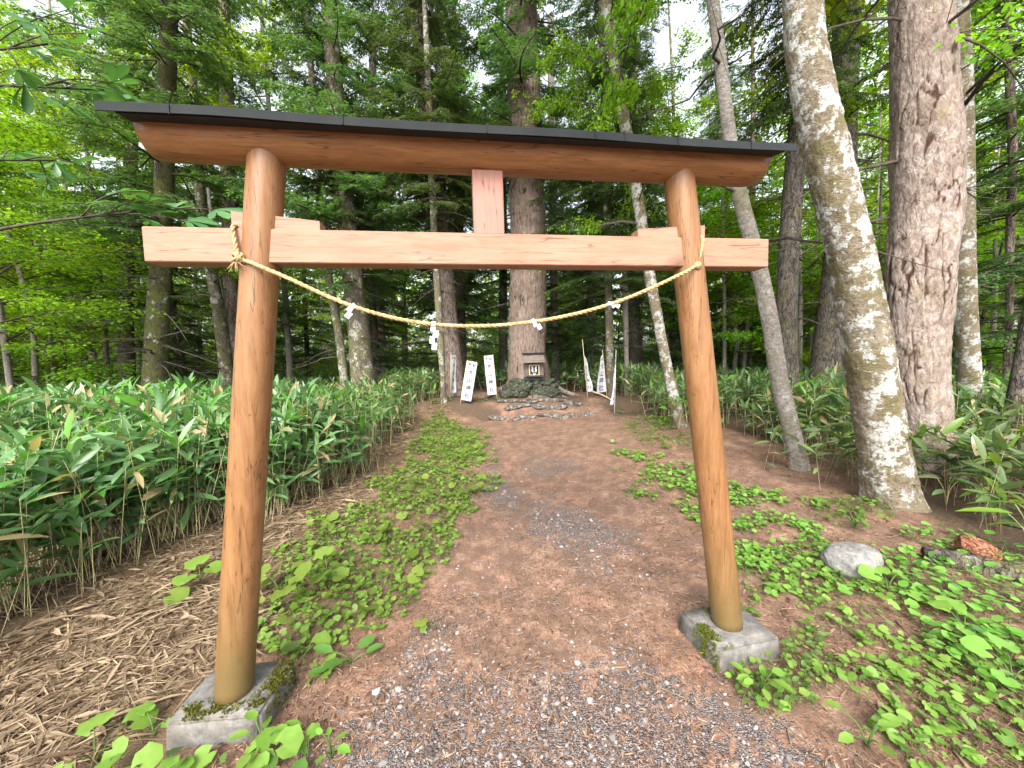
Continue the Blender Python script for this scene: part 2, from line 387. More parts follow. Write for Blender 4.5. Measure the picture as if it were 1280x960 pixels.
fib = b.math('MAXIMUM', b.noise(b.coord('Object', (1, .28, 1)), 120, 4, .7, 1.2), b.noise(b.coord('Object', (.28, 1, 1)), 110, 4, .7, 1.2)); mid = b.noise(co, 7, 5, .65); big = b.noise(co, 1.6, 4, .6); spk = b.vor(co, 150, 'Color'); spd = b.vor(co, 150)
sps = b.n('SeparateColor'); b.l(spk, sps.inputs[0])
needles = b.ramp(b.math('ADD', b.math('MULTIPLY', fib, .75), b.math('MULTIPLY', mid, .3)), [(.36, (.036, .022, .017)), (.49, (.132, .075, .054)), (.58, (.235, .145, .102)), (.72, (.42, .32, .24))])
needles = b.mix(b.ramp(big, [(.35, 0.0), (.7, .55)]), needles, b.mix(1.0, needles, (1.12, .92, .82), 'MULTIPLY'))
grav = b.ramp(sps.outputs[0], [(0, (.07, .063, .063)), (.45, (.19, .172, .17)), (.8, (.29, .266, .26)), (1, (.40, .37, .35))])
grav = b.mix(b.ramp(spd, [(.25, 0.0), (.6, .8)]), grav, (.09, .062, .05))
vg = b.vor(b.coord('Object'), 48, 'Color'); vgs = b.n('SeparateColor'); b.l(vg, vgs.inputs[0])
gmask = b.ramp(b.math('ADD', sp.outputs[0], b.math('ADD', b.math('MULTIPLY', b.math('SUBTRACT', b.noise(co, 9, 5, .7), .5), 1.3), b.math('MULTIPLY', b.math('SUBTRACT', vgs.outputs[0], .5), .55))), [(.42, 0.0), (.6, 1.0)])
pt_ = b.noise(co, 3.6, 7, .72); needles = b.mix(b.ramp(pt_, [(.44, .75), (.56, 0.0)]), needles, b.mix(fib, (.042, .028, .021), (.19, .122, .086)))
straw = b.ramp(b.noise(b.coord('Object', (1, 2.3, 1)), 60, 5, .7, 3), [(.38, (.035, .022, .013)), (.5, (.115, .076, .044)), (.64, (.33, .24, .15))])
soil = b.ramp(fib, [(.36, (.016, .012, .009)), (.5, (.06, .042, .028)), (.66, (.15, .10, .065))])
col = b.mix(gmask, needles, grav)
col = b.mix(b.ramp(b.math('ADD', sp.outputs[1], b.math('MULTIPLY', b.math('SUBTRACT', mid, .5), 1.1)), [(.4, 0.0), (.65, 1.0)]), col, straw)
col = b.mix(b.ramp(b.math('ADD', sp.outputs[2], b.math('MULTIPLY', b.math('SUBTRACT', mid, .5), .9)), [(.4, 0.0), (.65, 1.0)]), col, soil)
h = b.math('ADD', b.math('MULTIPLY', fib, .6), b.math('MULTIPLY', mid, .5)); hg = b.math('SUBTRACT', 1.0, spd)
nrm = b.bump(b.mix(gmask, h, hg), .9, .012)
GROUND_MAT = b.fin(col, .93, nrm, .15)
go = gm.build('ground', GROUND_MAT); tag(go, kind='structure')
xr, yr = X.ravel(), Y.ravel()
wob = (fbm(P3(xr, yr, 1.7), 91, 4) - .5) * 1.5
def blob(px, py, rx, ry, soft=.7):
    c = ground(px, py); return 1 - sstep(1 - soft, 1 + soft, np.hypot((xr - c[0]) / rx, (yr - c[1]) / ry) + wob)
rd = np.where(inpoly(xr, yr, ROAD), 1, -1) * pdist(xr, yr, ROAD)
gr_ = np.maximum.reduce([.85 * blob(740, 960, 1.0, .45), .6 * blob(600, 880, .5, .3), .80 * blob(710, 655, .42, .6), .6 * blob(625, 615, .22, 1.2), .5 * blob(540, 800, .22, .5), .55 * blob(690, 585, .5, .6), .5 * blob(430, 930, .5, .3), np.full(len(xr), .2)]) * sstep(-.4, .3, rd)
ld = np.where(inpoly(xr, yr, LITTER), 1, -1) * pdist(xr, yr, LITTER)
st_ = .75 * sstep(-.35, .25, ld)
cdn = np.where(inpoly(xr, yr, CL), -1, 1) * pdist(xr, yr, CL); so_ = np.maximum(sstep(-.25, .5, cdn) * .9, np.maximum.reduce([*[v_ * (1 - sstep(.3, 1.7, np.hypot((xr - c_[0]) / q_, (yr - c_[1]) / w_) + wob)) for c_, q_, w_, v_ in ((atd(580, 500, 10.0), 1.0, 1.2, .85), (atd(640, 496, 10.2), 1.3, .5, .7), (atd(705, 498, 10.4), 1.0, .8, .8), (atd(775, 515, 10), .9, 1.6, .8), (atd(860, 560, 7), 1.0, 1.2, .5), (atd(1000, 620, 4.2), .8, .5, .45))]]))
at_ = go.data.color_attributes.new('zone', 'FLOAT_COLOR', 'POINT')
at_.data.foreach_set('color', np.stack([gr_, st_, so_, np.ones_like(gr_)], -1).astype(np.float32).ravel())

# ------------------------------------------------------------------ torii gate
def wood(name, c0, c1, c2, axis, knots=True, stain=None, rough=.42):
    st = [9, 9, 9]; st[axis] = .9
    b = NB(name); co = b.coord('Object'); cs = b.coord('Object', tuple(st))
    g = b.noise(cs, 4, 6, .6, .8); f = b.noise(cs, 22, 3, .6); lo = b.noise(co, 2.3, 3)
    col = b.ramp(b.math('ADD', b.math('MULTIPLY', g, .7), b.math('MULTIPLY', f, .3)), [(.28, c0), (.5, c1), (.72, c2)])
    col = b.mix(b.ramp(lo, [(.4, 0.0), (.7, .5)]), col, b.mix(1.0, col, (.80, .72, .66), 'MULTIPLY'))
    if knots:
        ks = [3.1] * 3; ks[axis] = 1.5
        kd = b.vor(b.coord('Object', tuple(ks)), 1.0)
        col = b.mix(b.ramp(kd, [(.04, .55), (.10, .25), (.14, 0.0)]), col, tuple(x * .32 for x in c0))
    cr = b.noise(b.coord('Object', tuple(s * (1 if i != axis else .35) * 1.2 for i, s in enumerate(st))), 3.3, 2, .5)
    col = b.mix(b.ramp(b.math('ABSOLUTE', b.math('SUBTRACT', cr, .5)), [(0, .8), (.011, 0.0)]), col, tuple(x * .3 for x in c0))
    if stain:
        sx = b.n('SeparateXYZ'); b.l(co, sx.inputs[0])
        m = b.math('ADD', sx.outputs[2], b.math('MULTIPLY', b.math('SUBTRACT', b.noise(b.coord('Object', (1, 1, .4)), 9, 5, .65), .5), -.55))
        col = b.mix(b.ramp(m, [(.16, .9), (.38, .45), (.70, 0.0)]), col, b.mix(b.noise(co, 14, 4), (.10, .062, .030), stain))
    return b.fin(col, rough, b.bump(b.math('ADD', b.math('MULTIPLY', g, .4), b.math('MULTIPLY', f, .3)), .25, .006), .35)
W_PIL = wood('stained_post_wood', (.125, .058, .022), (.205, .101, .041), (.27, .146, .066), 2, stain=(.12, .095, .03))
W_KAS = wood('stained_log_wood', (.135, .063, .024), (.238, .115, .046), (.335, .174, .077), 0)
W_NUK = wood('planed_beam_wood', (.205, .104, .064), (.282, .149, .097), (.335, .188, .127), 0, rough=.6)
W_STR = wood('planed_strut_wood', (.24, .11, .081), (.28, .136, .103), (.32, .167, .127), 2, knots=False, rough=.6)
M_ROOF = simple('dark_sheet_metal', (.010, .012, .013), (.022, .025, .026), 3, .75, .05, .12)
M_ROOFU = simple('shaded_underside', (.012, .013, .014), (.022, .022, .024), 8, .8, .1)  # roof underside, its shadow put into the colour
b = NB('mossy_concrete'); co = b.coord('Object'); nn = b.noise(co, 22, 7, .7); n2 = b.noise(co, 5, 4, .6)
cc = b.ramp(nn, [(.3, (.075, .07, .064)), (.55, (.15, .144, .135)), (.75, (.245, .236, .222))]); cc = b.mix(b.ramp(n2, [(.45, 0.0), (.7, .7)]), cc, (.16, .14, .11))
cc = b.mix(b.ramp(b.noise(co, 90, 2), [(.64, 0.0), (.7, .6)]), cc, (.08, .075, .07))
CONC = b.fin(cc, .9, b.bump(nn, .7, .012), .2)
MOSS = leaf_mat('moss', (.05, .055, .010), (.13, .13, .02), .2, .8, .1)

torii = empty('torii_gate', (0, 0, 0))
tag(torii, 'plain orange brown wooden torii gate with dark metal capped top log over the path', 'torii gate')
LEAN = .1243
for s in (-1, 1):
    m = MB(); zz = np.linspace(.09, 2.40, 40); ns = 40
    c = np.stack([s * (1.165 - LEAN * (zz - .11)), np.full(40, .0), zz], -1)
    ang = np.linspace(0, 2 * np.pi, ns, endpoint=False)
    rad = (.0715 - .0015 * (zz - .1))[:, None] * (1 + .03 * (fbm(np.stack([np.cos(ang)[None] + s * 3 + 0 * zz[:, None], np.sin(ang)[None] + 0 * zz[:, None], zz[:, None] * .8 + 0 * ang[None]], -1), 4) - .5))
    m.tube(c, rad, ns)
    m.build('pillar', W_PIL, torii)
m = MB(); xx = np.linspace(-1.285, 1.285, 60); ang = np.linspace(0, 2 * np.pi, 48, endpoint=False)
rad = .098 * (1 + .02 * (fbm(np.stack([xx[:, None] * 1.2 + 0 * ang[None], np.cos(ang)[None] + 0 * xx[:, None], np.sin(ang)[None] + 0 * xx[:, None]], -1), 8) - .5)) * np.where(np.arange(60) % 59 == 0, .94, 1)[:, None]
xx[0] += -.006; xx[-1] += .006
m.tube(np.stack([xx, 0 * xx, 2.402 + 0 * xx], -1), rad, 48); m.v[0][:, 2] = np.minimum(m.v[0][:, 2], 2.448 - .2 * np.abs(m.v[0][:, 1]))
m.build('top_log', W_KAS, torii)
m = MB(); m.box((0, 0, (1.907 + 2.039) / 2), (1.328, .045, .066), bev=.004); nuki = m.build('tie_beam', W_NUK, torii)
m = MB(); m.box((-.009, -.0, 2.175), (.066, .03, .134), bev=.003); m.build('centre_strut', W_STR, torii)
for s, (xa, xb, ha, hb) in ((-1, (-1.02, -.695, .066, .036)), (1, (.669, 1.0, .034, .058))):
    m = MB(); y0 = .034; z0 = 2.0405
    v = [[x, y, z] for (x, h) in ((xa, ha), (xb, hb)) for y in (-y0, y0) for z in (z0, z0 + h)]
    m.add(v, [[0, 1, 3, 2], [4, 6, 7, 5], [0, 4, 5, 1], [2, 3, 7, 6], [0, 2, 6, 4], [1, 5, 7, 3]], 0, False); m.build('wedge', W_NUK, torii)
# roof cap: two sloping sheets with standing seams and turned-down eaves, board below coloured near black for the shade under the roof
rl = 1.345
for s in (-1, 1):
    m = MB(); pr = [(0, 2.470), (s * .168, 2.410), (s * .170, 2.378), (s * .166, 2.378), (s * .163, 2.404), (0, 2.462)]
    xs = np.linspace(-rl, rl, 24); v = []; f = []; q = len(pr)
    for x in xs:
        wv = .0025 * math.sin(x * 5.1) + .003 * (float(vnoise(np.array([x * 3, s, 0.]), 2)) - .5) * 2
        v += [[x, y, z + wv] for (y, z) in pr]
    for a in range(len(xs) - 1):
        for c in range(q): f.append([a * q + c, a * q + (c + 1) % q, (a + 1) * q + (c + 1) % q, (a + 1) * q + c])
    f += [list(range(q)), list(range(q))[::-1][:]]; f[-1] = [x + (len(xs) - 1) * q for x in f[-1]]
    m.add(v, f, 0, False)
    for x in (-1.12, -.55, -.02, .42, .545, .78, 1.12):
        m.box((x, s * .1712, 2.393), (.0022, .0022, .016)); m.box((x, s * .085, 2.442), (.003, .087, .0025), rot=np.array(Matrix.Rotation(-s * .343, 3, 'X')))
    m.build('roof_sheet', M_ROOF, torii)
    m = MB(); m.add([[x, y, z] for x in (-rl + .05, rl - .05) for (y, z) in ((s * .03, 2.445), (s * .158, 2.399), (s * .158, 2.379), (s * .03, 2.40))],
        [[0, 1, 2, 3], [7, 6, 5, 4], [0, 4, 5, 1], [1, 5, 6, 2], [2, 6, 7, 3], [3, 7, 4, 0]], 0, False); m.build('eave_board', M_ROOFU, torii)
for s, rz, c, hw in ((-1, -.07, (-1.168, .018), (.187, .150)), (1, .06, (1.165, .0), (.182, .150))):
    import bmesh
    bm = bmesh.new(); bmesh.ops.create_cube(bm, size=2)
    for v in bm.verts: v.co = Vector((v.co.x * hw[0] * (1 if v.co.z < 0 else .96), v.co.y * hw[1] * (1 if v.co.z < 0 else .96), v.co.z * .075))
    bmesh.ops.bevel(bm, geom=list(bm.edges), offset=.012, segments=2, affect='EDGES'); bmesh.ops.subdivide_edges(bm, edges=list(bm.edges), cuts=3, use_grid_fill=True)
    bmesh.ops.triangulate(bm, faces=[f for f in bm.faces if len(f.verts) > 4])
    V = np.array([v.co[:] for v in bm.verts]); nz = (fbm(V * 16 + s * 5, 6) - .5)[:, None]; V = V * (1 + .06 * nz) + (np.stack([fbm(V * 40, 1), fbm(V * 40, 2), fbm(V * 40, 3)], -1) - .5) * .008
    F = [[v.index for v in f.verts] for f in bm.faces]; bm.free()
    rot = np.array(Matrix.Rotation(rz, 3, 'Z')); m = MB(); m.add(V @ rot.T + np.array([c[0], c[1], .035]), F); ped = m.build('pedestal', CONC, torii)
    mo = MB(); N = 1500
    if s < 0: p = np.stack([RNG.normal(.165, .025, N), RNG.uniform(-.16, .13, N)], -1); p2 = np.stack([RNG.normal(-.05, .06, N // 2), RNG.normal(-.10, .02, N // 2)], -1)
    else: p = np.stack([RNG.normal(-.165, .022, N), RNG.uniform(-.16, .02, N)], -1); p2 = np.stack([RNG.normal(.07, .06, N // 2), RNG.normal(.09, .02, N // 2)], -1)
    p = np.concatenate([p, p2]); q = np.concatenate([p, np.zeros((len(p), 1))], 1)
    keep = fbm(q * 22, 31) > .45; q = q[keep]; edge = np.maximum(np.abs(q[:, 0]) - hw[0] * .95, 0)
    q[:, 0] = np.clip(q[:, 0], -hw[0] - .004, hw[0] + .004); q[:, 1] = np.clip(q[:, 1], -hw[1], hw[1]); q[:, 2] = .107 - RNG.uniform(0, .1, len(q)) * (edge > 0)
    q[:, :2] = q[:, :2] @ rot[:2, :2].T + np.array(c)
    d = norm(RNG.normal(0, .6, (len(q), 3)) + np.array([0, 0, 1.])); leaves(mo, DIAMOND, q, d, RNG.normal(0, 1, (len(q), 3)), RNG.uniform(.010, .022, len(q)), .008)
    mo.build('moss', MOSS, ped)

# rope of twisted straw
ROPE = simple('twisted_straw', (.24, .16, .07), (.50, .37, .20), 60, .85, .6, .2, (1, 1, 1))
rp = np.array([(-.823, -.100, 1.846), (-.568, -.112, 1.726), (-.389, -.112, 1.672), (-.066, -.112, 1.640), (.158, -.112, 1.655), (.506, -.112, 1.728), (.800, -.104, 1.842)])
lft = np.array([(-1.004, .06, 2.02), (-1.004, .0, 2.054), (-1.004, -.055, 2.04), (-.997, -.062, 1.975), (-.987, -.066, 1.925), (-.93, -.088, 1.895)])
rgh = np.array([(.90, -.092, 1.888), (.938, -.062, 1.91), (.962, -.060, 1.97), (.972, -.056, 2.035), (.972, 0, 2.054), (.972, .06, 2.03)])
path = smooth_path(np.concatenate([lft, rp, rgh]), 460)
rope = MB(); t, Nn, Bb = frames(path); ln = np.r_[0, np.cumsum(np.linalg.norm(np.diff(path, axis=0), axis=1))]
for ph in (0, 2.094, 4.189):
    a = ln * 95 + ph
    rope.tube(path + (np.cos(a)[:, None] * Nn + np.sin(a)[:, None] * Bb) * .0040, .0047, 6)
for c, sd_ in (((-.987, -.072, 1.918), 1), ((.94, -.070, 1.905), 2)):
    for k in range(5):
        aa = np.linspace(0, 2 * np.pi, 18); ax = norm(RNG.normal(0, 1, 3)); bx = norm(np.cross(ax, RNG.normal(0, 1, 3)))
        rr = .019 if sd_ == 1 else .013
        rope.tube(np.array(c) + (np.cos(aa)[:, None] * ax + np.sin(aa)[:, None] * bx) * rr, .006, 6)
N = 70; fs = path[RNG.integers(20, 440, N)] ; d = norm(RNG.normal(0, 1, (N, 3))); stems(rope, fs, fs + d * RNG.uniform(.01, .03, (N, 1)), .0007)
for k in range(14):
    c = np.array((-.992, -.08, 1.905)); stems(rope, [c], [c + np.array([RNG.normal(0, .02), -.01 + RNG.normal(0, .01), -RNG.uniform(.02, .05)])], .0018)
ro = rope.build('straw_rope', ROPE, loc=(0, -.11, 1.64)); tag(ro, 'thin twisted straw rope sagging between the two gate posts', 'rope')
PAPER = simple('white_paper', (.46, .46, .49), (.54, .54, .56), 12, .7, .1)
def shide(px, py, ang, scale, label, ln=3):
    i = np.argmin([np.hypot(*(np.array(pr_(p)) - (px, py))) for p in path]); p = path[i]
    m = MB(); w0 = .024 * scale; h0 = .034 * scale; o = np.array([0., -.012, 0.])
    for k in range(ln):
        xo = (k % 2) * w0 * .55; zt = -k * h0 * .86; yy = -.003 * k
        v = [[xo - w0 / 2, yy, zt], [xo + w0 / 2, yy - .003, zt], [xo + w0 / 2, yy - .006, zt - h0], [xo - w0 / 2, yy - .002, zt - h0]]
        v = np.array(v); v = np.concatenate([v, v + np.array([0, .0012, 0])])
        m.add(v, [[3, 2, 1, 0], [4, 5, 6, 7], [0, 1, 5, 4], [1, 2, 6, 5], [2, 3, 7, 6], [3, 0, 4, 7]], 0, False)
    a = np.linspace(-.6, 3.6, 8); lp = np.stack([0 * a, -np.sin(a) * .013 * 1.0, np.cos(a) * .013], -1)
    v = np.concatenate([lp + [-w0 * .4, 0, 0], lp + [w0 * .4, 0, 0]]); m.add(v, [[k, k + 1, k + 9, k + 8] for k in range(7)], 0, True)
    o_ = m.build('paper_streamer', PAPER, loc=(0, 0, 0)); o_.location = p; o_.rotation_euler = (RNG.normal(0, .1), ang, RNG.normal(0, .25)); tag(o_, label, 'paper streamer', 'folded paper streamers on the rope')
def pr_(P):
    d = np.asarray(P) - CAM; z = d @ fwd; return 640 + FPX * (d @ rgt) / z, 480 - FPX * (d @ upv) / z
shide(441, 382, .7, .8, 'crumpled white paper on the rope nearest the knot on the taller looking post', 2)
shide(543, 402, .12, .85, 'long white paper streamer hanging straight down from the rope', 4)
shide(666, 402, -.5, .7, 'small white paper twisted on the rope before the shrine tree', 2)
shide(763, 380, -1.1, .68, 'small white paper stuck flat on the rope between shrine and slimmer looking post', 2)

# ------------------------------------------------------------------ tree crowns (a few meshes shared by many trees)
def conifer_crown(seed, H, z0, rmax, nb, leaf, dead=8, droop=.35, dens=1.0, power=.8, trunk=None, shade_low=.75):
    g = np.random.default_rng(seed); mb = MB(); az = g.uniform(0, 6.28)
    if trunk: 
        zz = np.linspace(-.3, H, 14); mb.tube(np.stack([.02 * H * np.sin(zz * .5 + seed) * zz / H, 0 * zz, zz], -1), trunk * (1 - .93 * np.clip(zz / H, 0, 1)), 7, 0)
    zs = np.sort(z0 + (H - z0) * g.uniform(0, 1, nb) ** 1.15)
    SP = []; SD = []; SN = []; SL = []; SW = []; TA = []; TB = []; TR = []
    for z in zs:
        t = (z - z0) / (H - z0); L = (rmax * (1 - t) ** power * (.55 + .6 * g.random()) * min(1, shade_low + t * 2)) + .15
        az += 2.4 + g.normal(0, .5); u = np.linspace(0, 1, 7); dz = g.normal(.05, .12)
        bend = g.normal(0, .25); a = az + bend * u
        pts = np.stack([np.cos(a) * L * u, np.sin(a) * L * u, z + L * (dz * u - droop * u * u + .12 * u ** 3)], -1)
        mb.tube(pts, np.linspace(.006 + .009 * L, .003, 7), 4, 0, cap=False)
        nt_ = max(4, int(L * 17 * dens)); ut = np.sort(g.uniform(.12, 1, nt_)); k = np.clip((ut * 6).astype(int), 0, 5); fr = (ut * 6 - k)[:, None]
        P = pts[k] * (1 - fr) + pts[k + 1] * fr; D = norm(pts[k + 1] - pts[k]); sd_ = np.where(np.arange(nt_) % 2 == 0, 1, -1)[:, None]
        side = norm(np.cross(D, [0, 0, 1.])) * sd_; tw = norm(D * g.uniform(.5, .9, (nt_, 1)) + side * g.uniform(.6, 1.0, (nt_, 1)) + g.normal(0, .12, (nt_, 3)) - [0, 0, .10])
        lt = (.14 + .40 * L * (1 - ut) * g.uniform(.5, 1, nt_)).clip(.12, .85)
        TA.append(P); TB.append(P + tw * lt[:, None]); TR.append(np.full(nt_, .0028))
        ms = np.maximum(2, (lt / .055).astype(int))
        rep = np.repeat(np.arange(nt_), ms); first = np.cumsum(ms) - ms; v = (np.arange(len(rep)) - first[rep] + .6) / ms[rep]
        base = P[rep] + tw[rep] * (lt[rep] * v)[:, None] - np.array([0, 0, 1.]) * (.06 * v * v)[:, None]
        s2 = norm(np.cross(tw[rep], [0, 0, 1.]))
        for q in (-1, 1):
            d = norm(tw[rep] * .75 + s2 * q * .75 + g.normal(0, .16, (len(rep), 3)) - [0, 0, .12]); SP.append(base); SD.append(d)
            SN.append(np.array([0, 0, 1.]) + g.normal(0, .28, (len(rep), 3))); SL.append((.115 - .04 * v) * g.uniform(.75, 1.25, len(rep))); SW.append(g.uniform(.030, .046, len(rep)))
        SP.append(P + tw * lt[:, None] * .95); SD.append(tw - [0, 0, .2]); SN.append(np.tile([0, 0, 1.], (nt_, 1))); SL.append(np.full(nt_, .09)); SW.append(np.full(nt_, .03))
    stems(mb, np.concatenate(TA), np.concatenate(TB), np.concatenate(TR), 0)
    leaves(mb, DIAMOND, np.concatenate(SP), np.concatenate(SD), np.concatenate(SN), np.concatenate(SL), np.concatenate(SW), 1)
    for _ in range(dead):
        z = g.uniform(max(1.0, z0 * .35), z0 + .5); L = g.uniform(.5, 1.9); a = g.uniform(0, 6.28); u = np.linspace(0, 1, 6); a2 = a + g.normal(0, .4) * u
        pts = np.stack([np.cos(a2) * L * u, np.sin(a2) * L * u, z + L * (g.normal(.02, .1) * u - .25 * u * u)], -1); mb.tube(pts, np.linspace(.016, .003, 6), 4, 0, cap=False)
        for s in range(6):
            uu_ = g.uniform(.3, .95); q = pts[int(uu_ * 5)]; stems(mb, [q], [q + np.array([math.cos(a + g.choice([-.9, .9])), math.sin(a + g.choice([-.9, .9])), g.normal(-.1, .2)]) * g.uniform(.2, .6)], .004)
    return mb
def broad_crown(seed, H, z0, rad, nl, leaf_n, size=.085, trunk=None, flat=.35, up=.7):
    g = np.random.default_rng(seed); mb = MB(); LP = []; LD = []; LN = []
    if trunk:
        zz = np.linspace(-.3, H * .9, 10); mb.tube(np.stack([.03 * H * np.sin(zz + seed), .02 * H * np.cos(zz * 1.3 + seed), zz], -1), trunk * (1 - .8 * np.clip(zz / H, 0, 1)), 7, 0)
    for k in range(nl):
        z = z0 + (H - z0) * (k + g.random()) / nl * .85; a = k * 2.4 + g.normal(0, .4); t = (z - z0) / (H - z0); L = rad * (1 - .65 * t) * g.uniform(.65, 1.15)
        u = np.linspace(0, 1, 6); a2 = a + g.normal(0, .4) * u; rise = up * g.uniform(.2, 1)
        pts = np.stack([np.cos(a2) * L * u, np.sin(a2) * L * u, z + L * (rise * u - .35 * u * u)], -1); mb.tube(pts, np.linspace(.008 + .007 * L, .004, 6), 5, 0, cap=False)
        for s in range(int(5 + L * 3)):
            uu_ = g.uniform(.25, 1); i = min(4, int(uu_ * 5)); p = pts[i] + (pts[i + 1] - pts[i]) * (uu_ * 5 - i); a3 = a2[i] + g.normal(0, .9); L2 = g.uniform(.35, .95) * (.5 + .25 * L)
            w = np.linspace(0, 1, 4); q = np.stack([p[0] + np.cos(a3) * L2 * w, p[1] + np.sin(a3) * L2 * w, p[2] + L2 * (g.normal(.15, .2) * w - .25 * w * w)], -1); mb.tube(q, np.linspace(.008, .003, 4), 3, 0, cap=False)
            n_ = leaf_n; v = g.uniform(.1, 1.05, n_); j = np.clip((v * 3).astype(int), 0, 2); pp = q[j] + (q[j + 1] - q[j]) * (v * 3 - j)[:, None] + g.normal(0, .13, (n_, 3)) * [1, 1, .45]
            an = a3 + g.normal(0, 1.0, n_); LP.append(pp); LD.append(np.stack([np.cos(an), np.sin(an), g.normal(-.25, .25, n_)], -1)); LN.append(np.array([0, 0, 1.]) + g.normal(0, flat, (n_, 3)))
    LP = np.concatenate(LP); n_ = len(LP); leaves(mb, DIAMOND, LP, np.concatenate(LD), np.concatenate(LN), g.uniform(.7, 1.25, n_) * size, g.uniform(.5, .85, n_) * size, 1)
    return mb
PROTO = {}
def proto(name, mb, mats):
    o = mb.build('crown', mats); me = o.data; bpy.data.objects.remove(o); PROTO[name] = me
T_ = MAT['twig']
proto('fir_tall', conifer_crown(1, 19, 3.4, 2.9, 150, 'fir', power=1.05), [T_, MAT['fir']])
proto('fir_sparse', conifer_crown(2, 20, 5.2, 3.0, 128, 'fir', dead=16, power=1.1), [T_, MAT['fir']])
proto('fir_mid', conifer_crown(3, 12, 1.4, 2.2, 115, 'fir', dead=6), [T_, MAT['fir']])
proto('fir_low', conifer_crown(4, 8.5, 1.6, 2.2, 105, 'fir_bright', dead=5, droop=.25), [T_, MAT['fir_bright']])
proto('fir_dead', conifer_crown(5, 18, 4.3, 2.8, 130, 'fir', dead=34, power=1.1), [T_, MAT['fir']])
proto('sapling', conifer_crown(6, 3.6, .5, 1.2, 60, 'fir', dead=0, droop=.2, trunk=.03), [T_, MAT['fir']])
proto('broad_tall', broad_crown(11, 15, 4.0, 3.6, 28, 44, .105), [T_, MAT['maple']])
proto('broad_mid', broad_crown(12, 9, 2.0, 2.9, 26, 42, .10), [T_, MAT['maple']])
proto('broad_low', broad_crown(13, 5.5, .8, 2.1, 22, 36, .095, trunk=.04), [T_, MAT['maple']])
proto('bush', broad_crown(14, 2.3, .25, 1.25, 18, 28, .075, trunk=.02), [T_, MAT['shrub']])

def add_crown(root, kind, rot, sc_, off=(0, 0, 0), zs=None):
    o = bpy.data.objects.new('crown', PROTO[kind]); COL.objects.link(o); o.parent = root; o.location = off; o.rotation_euler = (0, 0, rot); o.scale = (sc_, sc_, zs or sc_); return o
def trunk_mesh(pts, rad, bark, root, sides=18, hires=False, flare=0, seed=0, name='trunk'):
    """pts relative to the root"""
    n = 640 if hires else 60; sides = 220 if hires else sides
    pr = smooth_path(np.column_stack([pts, rad]), n if hires else 60); p = pr[:, :3]; r = pr[:, 3]
    ang = np.linspace(0, 2 * np.pi, sides, endpoint=False); z = p[:, 2]
    A, Zz = np.meshgrid(ang, z); q = np.stack([np.cos(A), np.sin(A), Zz], -1)
    rr = r[:, None] * (1 + .16 * (fbm(q * [1.2, 1.2, .9] + seed * 3.1, seed, 3) - .5))
    if flare:
        fl = np.clip(1 - z / .55, 0, 1)[:, None] ** 2; rr = rr * (1 + fl * flare * (.55 + .45 * np.sin(ang * 5 + seed)[None] * .9))
    if hires in ('plate', 'furrow'):
        k = np.stack([np.cos(A) * r[:, None], np.sin(A) * r[:, None], Zz], -1); rm = float(np.median(r))
        def worley(wa, wz, sd_, wp):
            nc = max(5, int(2 * np.pi * rm / wa)); ca = (A / (2 * np.pi) + wp * .02 * (fbm(k * [7, 7, 5], sd_, 3) - .5) * 2 * .25 / rm) * nc; cz = (Zz + wp * wz * .9 * (fbm(k * [8, 8, 5], sd_ + 1, 3) - .5) * 2) / wz
            f1 = np.full(A.shape, 9.0); f2 = np.full(A.shape, 9.0); cid = np.zeros(A.shape); ia = np.floor(ca).astype(int); iz = np.floor(cz).astype(int)
            for da in (-1, 0, 1):
                for dz in (-1, 0, 1):
                    a_ = ia + da; z_ = iz + dz; am = np.mod(a_, nc); jx = _h(am, z_, 0 * z_, sd_ + 3); jz = _h(am, z_, 0 * z_, sd_ + 4)
                    d_ = np.hypot(ca - a_ - jx, cz - z_ - jz); n1 = d_ < f1; f2 = np.where(n1, f1, np.minimum(f2, d_)); cid = np.where(n1, _h(am, z_, 0 * z_, sd_ + 5), cid); f1 = np.where(n1, d_, f1)
            return f2 - f1, cid
        e1, c1 = worley(.085 if hires == 'plate' else .085, .34 if hires == 'plate' else .8, 3, 1.0); e2, c2 = worley(.034, .060, 13, 1.2)
        d1 = np.clip(e1 / (.10 + .22 * fbm(k * 6, 44, 2)), 0, 1); d2 = np.clip(e2 / .25, 0, 1); amp = np.clip((fbm(k * 4, 48, 3) - .3) * 2.5, .25, 1)
        fis = np.maximum((1 - d1) * amp * 1.1, (1 - d2) * .5 * amp) + .25 * (c2 - .5)
        rr = rr + (.018 if hires == 'plate' else .03) * d1 * (.6 + .6 * c1) * amp + .0075 * d2 * c2 + .006 * (fbm(k * [45, 45, 22], 25, 3) - .5) + .003 * (fbm(k * 130, 5, 2) - .5) - .014
    elif hires == 'lichen':
        k = np.stack([np.cos(A) * r[:, None], np.sin(A) * r[:, None], Zz], -1)
        rr = rr + .014 * (fbm(k * [14, 14, 26], 31, 4) - .5) + .010 * np.clip(fbm(k * 9, 37, 4) - .52, 0, .1) * 5 + .006 * (fbm(k * 90, 15, 2) - .5)
    v, f = tube_vf(p, rr, sides); m = MB(); m.add(v, f); m.add(v[-sides:], [list(range(sides))], 0, False)
    o = m.build(name, MAT[bark], root)
    if hires in ('plate', 'furrow'):
        at = o.data.attributes.new('fissure', 'FLOAT', 'POINT'); fv = np.zeros(len(o.data.vertices), np.float32); fv[:fis.size] = fis.ravel(); at.data.foreach_set('value', fv)
    return o, p, r
